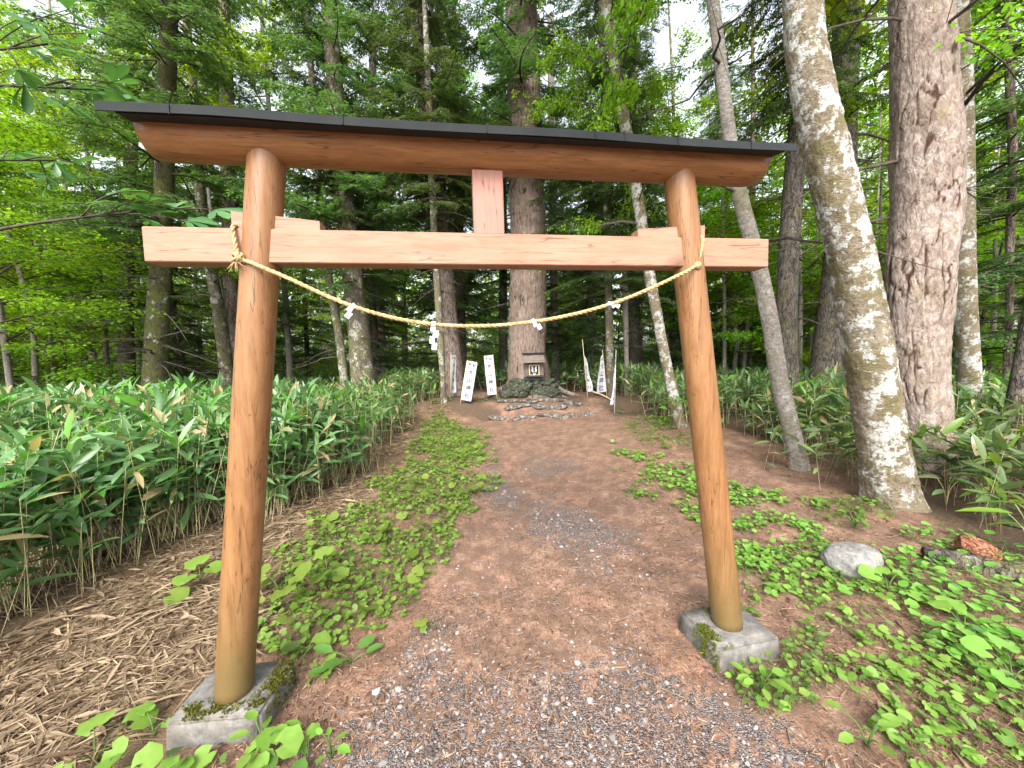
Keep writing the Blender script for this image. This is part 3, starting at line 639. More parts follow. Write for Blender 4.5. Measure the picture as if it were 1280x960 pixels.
def snag_limbs(root, p, r, n, g, zmax=7, zmin=1.3, lmax=1.4):
    idx = np.where((p[:, 2] > zmin) & (p[:, 2] < zmax))[0]
    for _ in range(n):
        mb = MB(); i = g.choice(idx); a = g.uniform(0, 6.28); L = g.uniform(.25, lmax); u = np.linspace(0, 1, 7); a2 = a + np.cumsum(g.normal(0, .16, 7))
        q = np.stack([np.cos(a2) * (r[i] * .7 + L * u), np.sin(a2) * (r[i] * .7 + L * u), L * (g.normal(.1, .25) * u - .2 * u * u) + np.cumsum(g.normal(0, .02, 7))], -1) + p[i]
        mb.tube(q, np.linspace(.012 + .008 * L, .003, 7), 5, 0, cap=False)
        for s in range(int(3 + L * 4)):
            k = g.integers(2, 7); d = norm(np.array([math.cos(a2[k] + g.choice([-.9, .9])), math.sin(a2[k] + g.choice([-.9, .9])), g.normal(.0, .3)])); stems(mb, [q[k]], [q[k] + d * g.uniform(.1, .5)], .0035)
        mb.build('bare_branch', MAT['twig'], root)

def tree(name, label, cat, px, D, bark, crown=None, csc=1.0, top=15, group=None, hires=False, flare=.25, limbs=0, sides=18, seed=1, crot=None, lz=(1.3, 7), czs=None):
    P = np.array([atd(x, y, D) for x, y, _ in px]); W = np.array([w / math.hypot(1, (x - 640) / FPX) for x, _, w in px]) / 2 * D / FPX
    base = P[0].copy(); g0 = float(gz(base[0], base[1])); 
    if P[0][2] > g0 - .12:
        d = P[0] - P[1]; d = d / max(1e-6, -d[2]) if d[2] < 0 else np.array([0, 0, -1.]); d[:2] = np.clip(d[:2], -.4, .4)
        q = P[0] + d * (P[0][2] - g0 + .15); P = np.vstack([q, P]); W = np.r_[W[0] * 1.08, W]
    if P[-1][2] < top:
        d = P[-1] - P[-3 if len(P) > 3 else -2]; d = d / d[2]; d[:2] = np.clip(d[:2], -.18, .18)
        nn_ = 4; zz = np.linspace(P[-1][2], top, nn_ + 1)[1:]; P = np.vstack([P] + [P[-1] + d * (z - P[-1][2]) for z in zz]); W = np.r_[W, W[-1] * np.linspace(.85, .3, nn_)]
    o0 = np.array([P[0][0], P[0][1], float(gz(P[0][0], P[0][1]))]); root = empty(name, o0); tag(root, label, cat, group)
    tr, p, r = trunk_mesh(P - o0, W, bark, root, sides, hires, flare, seed)
    if limbs:
        snag_limbs(root, p, r, limbs, np.random.default_rng(seed + 50), lz[1], lz[0])
    if crown:
        i = np.argmin(np.abs(p[:, 2] - 6)); a = seed * 1.7 if crot is None else crot
        i3 = np.argmin(np.abs(p[:, 2] - 3)); i9 = np.argmin(np.abs(p[:, 2] - 9)); d = norm(p[i9] - p[i3]); o_ = add_crown(root, crown, 0, csc, tuple(p[i] - d * p[i][2]), czs or max(csc, .95 if crown in ('fir_sparse', 'broad_tall') else csc)); o_.rotation_euler = (Vector(d).to_track_quat('Z', 'Y').to_matrix() @ Matrix.Rotation(a, 3, 'Z')).to_euler()
    return root
TREES = []
def tr(*a, **k):
    P = atd(a[3][0][0], 0, a[4]); TREES.append((P[0], P[1])); return tree(*a, **k)
fg = 'fir'; bd = 'broadleaf tree'
tr('fir_tree', 'moss stained dark trunk rising from the sasa left of the left gate post', 'tree', [(193, 488, 35), (197, 400, 31), (203, 300, 28), (207, 150, 25), (212, 0, 22)], 8.5, 'bark_moss', 'fir_dead', 1, 19, limbs=16, seed=1, lz=(1.6, 5))
tr('leaning_tree', 'thin crooked young tree leaning left at the far left of the sasa', 'tree', [(44, 470, 9), (42, 420, 8.5), (33, 370, 8.5), (12, 300, 8), (-4, 255, 8)], 11, 'bark_grey', 'broad_mid', .8, 9, limbs=4, seed=2, sides=10)
tr('fir_tree', 'dark bare trunk just left behind the moss stained trunk', 'tree', [(158, 455, 24), (157, 390, 21), (160, 300, 20), (165, 150, 17)], 13, 'bark_dark', 'fir_sparse', 1, 18, limbs=12, seed=3)
tr('lichen_tree', 'grey lichen flecked trunk leaning left, beside the brown trunk behind the left post', 'tree', [(283, 462, 19), (272, 380, 17), (262, 330, 16), (250, 240, 14), (240, 100, 12)], 11, 'bark_lichen', 'broad_tall', .9, 15, limbs=6, seed=4)
tr('slender_tree', 'very thin pale trunk squeezed behind the grey trunk that leans left', 'tree', [(289, 458, 7), (279, 380, 6.5), (272, 335, 6), (262, 250, 5)], 11.6, 'bark_grey', None, 1, 9, seed=5, sides=8)
tr('fir_tree', 'brown trunk half hidden directly behind the left gate post', 'tree', [(294, 450, 25), (291, 380, 23), (287, 250, 21), (283, 100, 18)], 13, 'bark_red', 'fir_tall', 1, 19, limbs=6, seed=6)
tr('lichen_tree', 'thin white flecked trunk leaning beside the thick lichen trunk right of the left post', 'tree', [(431, 482, 12.5), (424, 420, 11.5), (408, 330, 10.5), (400, 250, 9.5), (394, 150, 9)], 10, 'bark_lichen', 'fir_sparse', .6, 13, limbs=3, seed=7, sides=12)
tr('lichen_tree', 'thick dark trunk covered in pale lichen, right of the left gate post', 'tree', [(454, 480, 30), (447, 400, 27), (439, 330, 26), (430, 230, 24), (418, 100, 20), (410, 0, 18)], 10, 'bark_lichen', 'fir_tall', 1, 18, limbs=10, seed=8)
tr('slender_fir', 'thin dark stem close behind the thick lichen covered trunk', 'tree', [(470, 445, 10), (464, 350, 9), (466, 200, 8), (466, 60, 8)], 14, 'bark_dark', 'fir_mid', .95, 14, seed=9, sides=10)
tr('red_pine', 'slim reddish trunk far behind, right of the thick lichen trunk', 'tree', [(478, 443, 12), (475, 390, 11), (474, 300, 11), (468, 200, 10)], 19, 'bark_red', 'fir_sparse', 1, 18, seed=10, sides=10)
tr('lichen_tree', 'thin lichen spotted trunk beside the left banners', 'tree', [(555, 507, 10), (551, 430, 9.5), (546, 350, 9), (541, 250, 8.5), (535, 100, 8)], 9.9, 'bark_lichen', 'fir_sparse', .6, 13, limbs=3, seed=11, sides=12)
tr('red_pine', 'straight purplish brown trunk behind the left banners, lit where it passes above the gate', 'tree', [(568, 475, 26), (560, 400, 24), (550, 300, 23), (538, 180, 21), (524, 40, 18)], 11.6, 'bark_red', 'fir_sparse', 1.05, 20, limbs=10, seed=12, lz=(3.5, 9))
tr('fir_tree', 'dark trunk hidden behind the purplish brown trunk at the left banners', 'tree', [(578, 463, 12), (575, 350, 12), (572, 200, 10)], 14, 'bark_dark', 'fir_mid', 1.1, 16, seed=13, sides=10)
tr('fir_tree', 'narrow dark trunk just left of the huge shrine tree', 'tree', [(629, 447, 11), (629, 330, 10), (628, 200, 9)], 16, 'bark_dark', 'fir_tall', .9, 17, seed=14, sides=10)
tr('sacred_tree', 'huge furrowed red brown trunk with spreading roots right behind the small shrine', 'tree', [(662, 496, 62), (662, 478, 56), (660, 450, 48), (660, 400, 45), (660, 330, 43), (657, 200, 41), (652, 20, 36)], 11.7, 'bark_furrow', 'fir_sparse', 1.25, 24, flare=.9, limbs=8, seed=15, hires='furrow', lz=(4.5, 10))
tr('slender_fir', 'grey stem half hidden by the right side of the huge shrine tree', 'tree', [(694, 440, 10), (692, 330, 10), (690, 200, 9), (688, 20, 8)], 17, 'bark_grey', 'fir_mid', 1.1, 15, seed=16, sides=10)
tr('young_fir', 'thin dark young fir with open tiers of boughs right of the shrine', 'tree', [(739, 442, 8), (738, 330, 7), (738, 200, 6)], 14, 'bark_dark', 'fir_mid', .8, 11, seed=17, sides=8)
tr('lichen_tree', 'slim mottled trunk standing right behind the right banners', 'tree', [(763, 502, 11.5), (762, 430, 10.5), (760, 330, 9.5), (757, 200, 8.5), (752, 0, 8)], 10.5, 'bark_lichen', 'fir_tall', .85, 15, limbs=4, seed=18, sides=12, lz=(3, 8))
tr('slender_tree', 'thin straight pale grey pole of a trunk right of the banners', 'tree', [(784, 494, 8), (782, 400, 7.5), (781, 330, 7), (779, 200, 6)], 10.8, 'bark_grey', 'fir_sparse', .5, 12, seed=19, sides=8)
tr('fir_tree', 'dark thick trunk behind the thin pale pole right of the banners', 'tree', [(794, 452, 20), (791, 400, 18), (795, 300, 16), (790, 150, 13)], 15, 'bark_dark', 'fir_tall', 1, 18, limbs=5, seed=20)
tr('lichen_tree', 'curved white and brown mottled trunk left of the right gate post', 'tree', [(853, 545, 16), (845, 510, 15), (830, 440, 13.5), (813, 350, 14), (796, 240, 14), (782, 160, 14), (768, 80, 12), (757, 0, 12)], 7.2, 'bark_birch', 'broad_tall', .5, 12, limbs=8, seed=21, lz=(3, 7))
tr('forked_shrub', 'bare crooked dead stem right of the right post among sasa', 'shrub', [(918, 460, 6), (921, 420, 5.5), (912, 385, 5), (903, 372, 4)], 13, 'bark_grey', None, 1, 3.4, seed=22, sides=8, limbs=5, lz=(.9, 3))
tr('slender_tree', 'wavy thin stem beside the bare crooked dead stem right of the right post', 'shrub', [(930, 457, 6), (934, 410, 6), (941, 340, 5), (942, 250, 4)], 13, 'bark_grey', 'broad_low', 1.3, 6, seed=23, sides=8)
tr('birch', 'slim pale grey trunk leaning left just right of the right gate post', 'tree', [(1002, 600, 25), (990, 540, 24), (975, 480, 24), (962, 400, 22), (945, 320, 21), (926, 250, 20), (912, 170, 17), (902, 90, 16), (891, 0, 15)], 4.5, 'bark_grey', 'broad_tall', .6, 12, czs=1.5, limbs=7, seed=24, sides=28, lz=(2.6, 6))
tr('fir_tree', 'dark grey trunk between the slim pale leaning trunk and the lichen covered birch', 'tree', [(983, 500, 36), (983, 440, 29), (985, 330, 27), (992, 230, 26), (1003, 100, 24), (1010, 0, 22)], 7, 'bark_dark', 'fir_sparse', .55, 16, czs=1.1, limbs=12, seed=25, sides=22, lz=(2, 7))
tr('fir_tree', 'broad dark trunk directly behind the lichen covered birch', 'tree', [(1032, 475, 46), (1040, 400, 41), (1050, 300, 39), (1053, 150, 37), (1059, 0, 35)], 8.5, 'bark_dark', 'broad_tall', .9, 20, czs=1.25, limbs=8, seed=26, sides=26, lz=(2.5, 8))
tr('birch', 'large leaning trunk blotched with white lichen and moss at the right path edge', 'tree', [(1122, 655, 90), (1118, 640, 82), (1108, 590, 73), (1098, 520, 70), (1083, 430, 68), (1064, 320, 62), (1045, 240, 60), (1020, 130, 54), (1005, 40, 50), (1002, 0, 48)], 3.4, 'bark_birch', 'broad_tall', .8, 14, czs=1.5, hires='lichen', flare=.22, seed=27)
tr('larch', 'massive reddish grey trunk with scaly plated bark at the right side', 'tree', [(1168, 625, 80), (1160, 560, 74), (1150, 480, 78), (1147, 400, 86), (1150, 330, 91), (1157, 250, 94), (1158, 190, 96), (1154, 100, 86), (1149, 0, 78)], 4.2, 'bark_larch', 'fir_sparse', 1.1, 22, czs=1.5, hires='plate', flare=.3, seed=28)
tr('lichen_tree', 'straight white blotched trunk right behind the massive plated trunk', 'tree', [(1216, 540, 37), (1210, 450, 33), (1206, 350, 31), (1205, 250, 29), (1202, 100, 30), (1198, 0, 28)], 5.6, 'bark_birch', 'broad_tall', .7, 16, czs=1.2, limbs=9, seed=29, sides=30, lz=(1.8, 6))
tr('slender_tree', 'slim brown trunk close to the right edge behind dark boughs', 'tree', [(1258, 480, 12), (1262, 380, 11), (1262, 300, 12), (1266, 200, 13), (1262, 100, 13), (1258, 0, 12)], 7.5, 'bark_red', 'fir_mid', 1, 14, limbs=8, seed=30, sides=14)
tr('fir_tree', 'dark shaded trunk leaning right, cut by the right edge', 'tree', [(1258, 580, 38), (1275, 480, 31), (1297, 360, 29)], 4.6, 'bark_dark', None, 1, 9, seed=31, sides=24)

# ---- the trees further in: each one its own trunk and crown, crowns shared
BARKS = ['bark_dark', 'bark_dark', 'bark_red', 'bark_grey', 'bark_lichen']
PT = []
for k, bk in enumerate(BARKS):
    g = np.random.default_rng(80 + k); zz = np.linspace(-.3, 17, 30); r = .17 * (1 - .8 * np.clip(zz / 18, 0, 1)); r = r * np.where(zz < .5, 1.2, 1)
    q = np.stack([.12 * np.sin(zz * .35 + k), .12 * np.cos(zz * .3 + 2 * k), zz], -1); q[:, :2] -= q[1, :2]
    o, _, _ = trunk_mesh(q, r, bk, None, 10, False, .3, k); PT.append(o.data); bpy.data.objects.remove(o)
g = np.random.default_rng(2024)
KINDS = [('fir_tree', 'conifer among the many slender firs standing further back in the wood', 'tree', 'firs further back in the wood', ['fir_tall', 'fir_sparse', 'fir_mid', 'fir_dead'], (.8, 1.15)),
         ('broadleaf_tree', 'light green broadleaf tree among those filling gaps deep in the wood', 'tree', 'broadleaf trees deep in the wood', ['broad_tall', 'broad_mid'], (.85, 1.3))]
pos = []
tries = 0
while len(pos) < 110 and tries < 20000:
    tries += 1
    D = 11.5 + 46 * g.random() ** 1.25; s = g.uniform(-1, 1) * (D * 1.42 + 2)
    x, y = CAM[:2] + FH[:2] * D + RH[:2] * s
    if D < 16 and abs(s - SHR_S) < 3.2: continue
    if D < 24 and abs(s - SHR_S * D / SHR_D) < 3.5 and g.random() < .75: continue
    if D < 13 and -9 < s < 5 : 
        if g.random() < .7: continue
    if any((x - a) ** 2 + (y - b_) ** 2 < (1.3 if D > 20 else 2.6) for a, b_ in TREES): continue
    TREES.append((x, y)); pos.append((x, y, D, s))
for x, y, D, s in pos:
    pb = .38 + .45 * min(1, abs(s / D)) ** 1.5 + (.1 if s > 0 else 0)
    kd = KINDS[1] if g.random() < pb else KINDS[0]
    root = empty(kd[0], (x, y, float(gz(x, y)))); tag(root, kd[1], kd[2], kd[3]); root.rotation_euler = (g.normal(0, .025), g.normal(0, .025), g.uniform(0, 6.28))
    sc_ = g.uniform(*kd[5]); t_ = bpy.data.objects.new('trunk', PT[g.integers(0, 5) if kd is KINDS[0] else g.integers(3, 5)]); COL.objects.link(t_); t_.parent = root; tw = g.uniform(.55, 1.25) * (.7 if kd is KINDS[1] else 1); t_.scale = (tw, tw, sc_)
    add_crown(root, kd[4][g.integers(0, len(kd[4]))], 0, sc_)
# young firs and shrubs under them
def under(n, kinds, name, label, cat, grp, Dr, smax, scr, avoid=True):
    c = 0; t = 0
    while c < n and t < 5000:
        t += 1; D = Dr[0] + (Dr[1] - Dr[0]) * g.random() ** 1.2; s = g.uniform(-1, 1) * (D * smax + 1); x, y = CAM[:2] + FH[:2] * D + RH[:2] * s
        if D < 17 and abs(s - SHR_S) < 2.6: continue
        if kinds[0] == 'sapling' and D < 24 and abs(s - SHR_S * D / SHR_D) < 4: continue
        if inpoly(np.array([x]), np.array([y]), CL)[0] or any((x - a) ** 2 + (y - b_) ** 2 < .6 for a, b_ in TREES): continue
        TREES.append((x, y)); c += 1
        o = bpy.data.objects.new(name, PROTO[kinds[g.integers(0, len(kinds))]]); COL.objects.link(o); o.location = (x, y, float(gz(x, y)) - .03); k = g.uniform(*scr); o.scale = (k, k, k * g.uniform(.85, 1.2)); o.rotation_euler = (0, 0, g.uniform(0, 6.28)); tag(o, label, cat, grp)
under(40, ['sapling'], 'young_fir', 'small young fir among those under the tall trees, boughs close to the sasa', 'young tree', 'young firs under the tall trees', (10, 34), 1.3, (.7, 1.35))
under(56, ['broad_low'], 'young_tree', 'low light green young broadleaf tree among those between the far trunks', 'young tree', 'young broadleaf trees between the far trunks', (12, 42), 1.35, (.8, 1.4))
under(70, ['bush'], 'bush', 'low leafy bush among those growing between the far trunks', 'bush', 'bushes between the far trunks', (13, 40), 1.35, (.7, 1.3))
for px, D, k, kz in [(905, 12, 'broad_mid', .9), (965, 15, 'broad_low', 1.4), (1015, 12.5, 'broad_low', 1.2), (1075, 16, 'broad_mid', 1), (1095, 10, 'broad_low', 1.0), (1235, 10, 'broad_low', 1.2), (1250, 14, 'broad_mid', 1), (1300, 8.5, 'broad_low', 1.1), (870, 17, 'broad_mid', 1.1), (800, 17, 'broad_tall', 1.0), (1085, 13, 'broad_tall', 1.0), (960, 19, 'broad_tall', 1.1), (1240, 17, 'broad_tall', 1.0), (1000, 10.5, 'broad_mid', .9), (1330, 12, 'broad_tall', .9)]:
    p = atd(px, 460, D); TREES.append((p[0], p[1])); root = empty('maple', (p[0], p[1], float(gz(p[0], p[1])))); tag(root, 'bright lime leaved maple behind the big trunks on the right', 'tree', 'bright maples beyond the right hand trunks'); root.rotation_euler = (0, 0, g.uniform(0, 6))
    t_ = bpy.data.objects.new('trunk', PT[3]); COL.objects.link(t_); t_.parent = root; t_.scale = (.4, .4, .4 if k == 'broad_low' else .6); add_crown(root, k, 0, kz)
for px, D, k, kz in [(10, 8.5, 'broad_mid', .9), (70, 12, 'broad_low', 1.3), (-60, 6.5, 'broad_mid', .8), (120, 16, 'broad_mid', 1.1), (-100, 11, 'broad_mid', 1.1), (60, 14, 'broad_tall', 1.0), (-30, 10, 'broad_tall', .9)]:
    p = atd(px, 460, D); TREES.append((p[0], p[1])); root = empty('maple', (p[0], p[1], float(gz(p[0], p[1])))); tag(root, 'bright lime leaved maple glowing at the far left of the sasa', 'tree', 'bright maples at the far left'); root.rotation_euler = (0, 0, g.uniform(0, 6))
    t_ = bpy.data.objects.new('trunk', PT[3]); COL.objects.link(t_); t_.parent = root; t_.scale = (.4, .4, .4 if k == 'broad_low' else .6); add_crown(root, k, 0, kz)
# far wood that reads as one mass
fw = MB(); N = 40000; D = g.uniform(60, 84, N); a = g.uniform(-1.03, 1.03, N); top_ = 15 + 6 * fbm(np.stack([a * 14, D * .05, 0 * a], -1), 4)
c = CAM + (FH[None] * np.cos(a)[:, None] + RH[None] * np.sin(a)[:, None]) * D[:, None]; c[:, 2] = gz(c[:, 0], c[:, 1]) + top_ * g.random(N) ** .9
cl = fbm(np.stack([a * 40, c[:, 2] * .45, D * .2], -1), 9); c = c[cl > .42]; n_ = len(c)
leaves(fw, DIAMOND, c, g.normal(0, 1, (n_, 3)), g.normal(0, .6, (n_, 3)) + [0, -.3, 1], g.uniform(.5, 1.1, n_), g.uniform(.35, .7, n_))
tag(fw.build('distant_woods', MAT['maple']), kind='stuff')

# ------------------------------------------------------------------ sasa thicket
def sasa(name, n, area, Dr, hi, lod, lsize, nl, mats, keepf=None, seed=1):
    g = np.random.default_rng(seed); X = []; Y = []
    need = n; edge = .8 if lod == 0 else .1
    while need > 0:
        D = np.sqrt(g.uniform(Dr[0] ** 2, Dr[1] ** 2, need * 3)); s = g.uniform(-1, 1, need * 3) * (D * area + 1.0); x = CAM[0] + FH[0] * D + RH[0] * s; y = CAM[1] + FH[1] * D + RH[1] * s
        inside = inpoly(x, y, CL); dd = pdist(x, y, CL); sd_ = np.where(inside, -dd, dd) + edge * (.2 + 1.6 * (fbm(P3(x, y, 1.3), 55, 3) - .4)); k = (sd_ > 0) & (g.random(len(x)) < np.clip(.12 + sd_ * 1.3, 0, 1))
        k &= fbm(P3(x, y, .9), 77, 2) > .30
        if keepf is not None: k &= keepf(x, y, D, s)
        X.append(x[k][:need]); Y.append(y[k][:need]); need -= len(X[-1])
    x = np.concatenate(X)[:n]; y = np.concatenate(Y)[:n]; dd = np.maximum(np.where(inpoly(x, y, CL), -1, 1) * pdist(x, y, CL) + edge * .6, 0); z = gz(x, y)
    h = hi * (g.uniform(.42, 1.15, n) if lod == 0 else g.uniform(.6, 1.1, n)) * (.70 + .30 * np.clip(dd / .6, 0, 1)) * (.8 + .4 * fbm(P3(x, y, .6), 5))
    lean = g.normal(0, .16, (n, 2)); mb = MB(); A = np.stack([x, y, z - .03], -1); B = np.stack([x + lean[:, 0] * h, y + lean[:, 1] * h, z + h], -1)
    stems(mb, A, B, .0036 if lod == 0 else .005, 1)
    if lod == 0:      # older bare canes between the leafy ones
        m_ = int(n * 2.0); i = g.integers(0, n, m_); o = np.stack([g.normal(0, .12, m_), g.normal(0, .12, m_), np.zeros(m_)], -1); hh = h[i] * g.uniform(.3, .8, m_)
        stems(mb, A[i] + o, A[i] + o + np.stack([g.normal(0, .3, m_) * hh, g.normal(0, .3, m_) * hh, hh], -1), .0026, 2)
    rep = np.repeat(np.arange(n), nl); m = len(rep); v = g.beta(3.6, 1.2, m); base = A[rep] * (1 - v)[:, None] + B[rep] * v[:, None]
    a = g.uniform(0, 6.28, m); el = g.normal(.25, .42, m) + (v > .9) * .5; d = np.stack([np.cos(a) * np.cos(el), np.sin(a) * np.cos(el), np.sin(el)], -1)
    nr = np.array([0, 0, 1.]) + g.normal(0, .35, (m, 3)); L = lsize * g.uniform(.6, 1.2, m); W = L * g.uniform(.18, .28, m)
    young = (g.random(m) < .11) & (v > .7)
    T = SASA if lod == 0 else (SASA_LO if lod == 1 else DIAMOND)
    leaves(mb, T, base[~young], d[~young], nr[~young], L[~young], W[~young], 0)
    leaves(mb, T, base[young], d[young] + [0, 0, .6], nr[young], L[young], W[young] * 1.1, 3)
    return tag(mb.build(name, mats), kind='stuff')
SM = [MAT['sasa'], MAT['stalk'], MAT['straw'], MAT['sasa_young']]
sasa('sasa_undergrowth', 3300, 1.6, (1.0, 5.2), 1.0, 0, .22, 7, SM, lambda x, y, D, s: (s < 0), 1)
sasa('sasa_undergrowth', 480, 1.5, (1.7, 6.5), .66, 0, .21, 8, SM, lambda x, y, D, s: (s > 0) & (np.hypot(x - 3.4, y - .38) > .5) & (np.hypot(x - 3.0, y - .3) > .4), 2)
sasa('sasa_undergrowth', 6500, 1.45, (5, 13), .86, 1, .25, 9, SM, None, 3)
sasa('sasa_undergrowth', 9000, 1.4, (12.5, 40), .9, 2, .36, 8, SM, None, 4)

# ------------------------------------------------------------------ low green plants beside the path
def cover(name, poly, n, size, hgt, T, mats, seed, clump=2.2, thr=.45, rag=.25, mixb=.3, extra=None):
    g = np.random.default_rng(seed); P = np.array(poly); lo, hi = P.min(0) - .4, P.max(0) + .4; need = n; X = []; Y = []
    it = 0
    while need > 0 and it < 60:
        it += 1; x = g.uniform(lo[0], hi[0], n * 2); y = g.uniform(lo[1], hi[1], n * 2); sdn = np.where(inpoly(x, y, P), 1, -1) * pdist(x, y, P)
        k = (sdn + (fbm(P3(x, y, 3.0), seed, 3) - .5) * 4 * rag > 0) & (fbm(P3(x, y, clump), seed + 5, 3) > thr + g.normal(0, .05, len(x)))
        D, s = uv_of(x, y); k &= D > .35
        for c in ((-1.168, .018), (1.165, 0)): k &= (np.abs(x - c[0]) > .2) | (np.abs(y - c[1]) > .17)
        X.append(x[k][:need]); Y.append(y[k][:need]); need -= len(X[-1])
    x = np.concatenate(X); y = np.concatenate(Y); n = len(x); z = gz(x, y); sz = size * g.uniform(.35, 1.15, n) ** 1.2; h = hgt * g.uniform(.3, 1.1, n) + sz * .15
    A = np.stack([x, y, z], -1); o = g.normal(0, .35, (n, 2)) * h[:, None]; B = np.stack([x + o[:, 0], y + o[:, 1], z + h], -1); mb = MB(); stems(mb, A, B, .0013 + sz * .012, 2)
    a = g.uniform(0, 6.28, n); tl = g.normal(.1, .28, n); d = np.stack([np.cos(a), np.sin(a), tl], -1); nr = np.array([0, -.12, 1.]) + g.normal(0, .22, (n, 3)); 
    base = B - norm(d) * (sz * .25)[:, None]; q = g.random(n) < mixb
    leaves(mb, T, base[~q], d[~q], nr[~q], sz[~q], sz[~q] * g.uniform(.85, 1.15, (~q).sum()), 0); leaves(mb, OVAL, base[q], d[q], nr[q], sz[q] * .9, sz[q] * .6, 1)
    return tag(mb.build(name, mats), kind='stuff')
LM = [MAT['lime'], MAT['lime_dark'], MAT['lime_dark']]
cover('ground_cover_plants', STRIP, 8200, .042, .04, ROUND, LM, 11, 1.6, .34)
cover('ground_cover_plants', STRIP, 300, .085, .10, ROUND, LM, 12, 1.4, .46, .2, .15)
cover('ground_cover_plants', gpoly([(540, 512), (612, 540), (600, 580), (540, 600), (500, 570)]), 900, .05, .05, OVAL, LM, 13, 3, .2)
cover('ground_cover_plants', RIGHTP, 2300, .042, .04, ROUND, LM, 14, 2.0, .52, .3, .4)
cover('ground_cover_plants', gpoly([(1020, 720), (1150, 690), (1290, 740), (1700, 900), (1500, 1000), (1260, 900), (1100, 800)]), 90, .06, .07, ROUND, LM, 15, 1.8, .50, .25, .35)
cover('ground_cover_plants', gpoly([(900, 600), (1010, 640), (1030, 690), (930, 720), (905, 660)]), 700, .045, .045, ROUND, LM, 24, 2.4, .45)
cover('ground_cover_plants', gpoly([(1120, 690), (1300, 700), (1400, 820), (1200, 800)]), 420, .06, .07, OVAL, LM, 25, 2.0, .42)
cover('ground_cover_plants', gpoly([(905, 830), (1010, 800), (1030, 850), (960, 890)]), 260, .042, .06, OVAL, LM, 16, 3, .2, .08, .8)
cover('ground_cover_plants', gpoly([(780, 560), (860, 590), (1000, 640), (900, 640), (800, 600)]), 700, .055, .05, ROUND, LM, 17, 2, .42)
cover('ground_cover_plants', gpoly([(150, 980), (330, 905), (440, 945), (420, 1100), (100, 1200)]), 60, .085, .07, ROUND, LM, 18, 2, .42, .1, .3)
cover('ground_cover_plants', gpoly([(770, 518), (850, 528), (880, 570), (800, 562)]), 700, .06, .06, OVAL, [MAT['shrub'], MAT['lime_dark'], MAT['lime_dark']], 20, 2, .36)
cover('ground_cover_plants', gpoly([(600, 522), (655, 512), (650, 505), (590, 510)]), 160, .06, .05, OVAL, [MAT['shrub'], MAT['lime_dark'], MAT['lime_dark']], 21, 2, .40)
cover('ground_cover_plants', gpoly([(1000, 640), (1100, 640), (1110, 665), (1020, 660)]), 160, .06, .08, OVAL, LM, 19, 3, .2, .08, .8)

# ------------------------------------------------------------------ litter and stones on the ground
def inside_pts(poly, n, g, rag=.2):
    P = np.array(poly); lo, hi = P.min(0), P.max(0); X = []; c = 0
    while c < n:
        x = g.uniform(lo[0], hi[0], n * 3); y = g.uniform(lo[1], hi[1], n * 3); D, s = uv_of(x, y); k = inpoly(x, y, P) & (D > .3) & (np.abs(s) < D * 1.5 + .6) & (g.random(len(x)) < np.clip(1.6 / (D * D) + .12, 0, 1))
        k &= ~(((np.abs(x + 1.168) < .19) & (np.abs(y - .018) < .15)) | ((np.abs(x - 1.165) < .19) & (np.abs(y) < .15)))
        X.append(np.stack([x[k], y[k]], -1)); c += k.sum()
    q = np.concatenate(X)[:n]; return q[:, 0], q[:, 1]
g = np.random.default_rng(5)
mb = MB(); x, y = inside_pts([(a_ - .5 * (a_ < -1.3), b_ + .35 * (a_ < -1.3)) for a_, b_ in LITTER], 30000, g); k = fbm(P3(x, y, 2.2), 63, 3) > .26 + .22 * g.random(len(x)); x, y = x[k], y[k]; n = len(x); a = g.normal(.4, 1.1, n); d = np.stack([np.cos(a), np.sin(a), g.normal(.02, .10, n)], -1); L = np.exp(g.normal(-2.35, .45, n)).clip(.03, .28)
leaves(mb, STRAW, np.stack([x, y, gz(x, y) + g.uniform(.003, .03, n)], -1), d, np.array([0, 0, 1.]) + g.normal(0, .3, (n, 3)), L, np.where(g.random(n) < .22, g.uniform(.010, .024, n), g.uniform(.002, .007, n)))
tag(mb.build('dry_sasa_litter', MAT['straw']), kind='stuff')
mb = MB(); RP = [(2.2, -1.6), (1.3, -.2), (1.5, 1.5), (2.9, 4.8), (4.2, 5.5), (4.6, 3.8), (3.9, 1.4), (3.4, .2), (5, -1.6)]; x, y = inside_pts(RP, 5200, g); n = len(x); a = g.uniform(0, 6.28, n); d = np.stack([np.cos(a), np.sin(a), g.normal(.03, .1, n)], -1)
leaves(mb, STRAW, np.stack([x, y, gz(x, y) + g.uniform(.004, .02, n)], -1), d, np.array([0, 0, 1.]) + g.normal(0, .4, (n, 3)), np.exp(g.normal(-3.0, .5, n)).clip(.015, .15), np.where(g.random(n) < .15, .012, g.uniform(.0015, .006, n)))
tag(mb.build('dry_leaf_litter', MAT['straw']), kind='stuff')
mb = MB(); NP = [(-1.3, -1.4), (-1.3, 1), (-.7, 6), (-.2, 9.4), (3.4, 9), (3.6, 5), (4.5, 3.5), (3.5, .8), (4.5, -1.6)]; x, y = inside_pts(NP, 60000, g); n = len(x); a = g.uniform(0, 6.28, n); d = np.stack([np.cos(a), np.sin(a), g.normal(0, .12, n)], -1)
keep = (fbm(P3(x, y, 2.1), 41, 3) > .38); x, y, d = x[keep], y[keep], d[keep]; n = len(x)
leaves(mb, DIAMOND, np.stack([x, y, gz(x, y) + g.uniform(.001, .012, n)], -1), d, np.array([0, 0, 1.]) + g.normal(0, .3, (n, 3)), g.uniform(.018, .05, n), g.uniform(.0025, .006, n))
tag(mb.build('fallen_needles', MAT['needle']), kind='stuff')
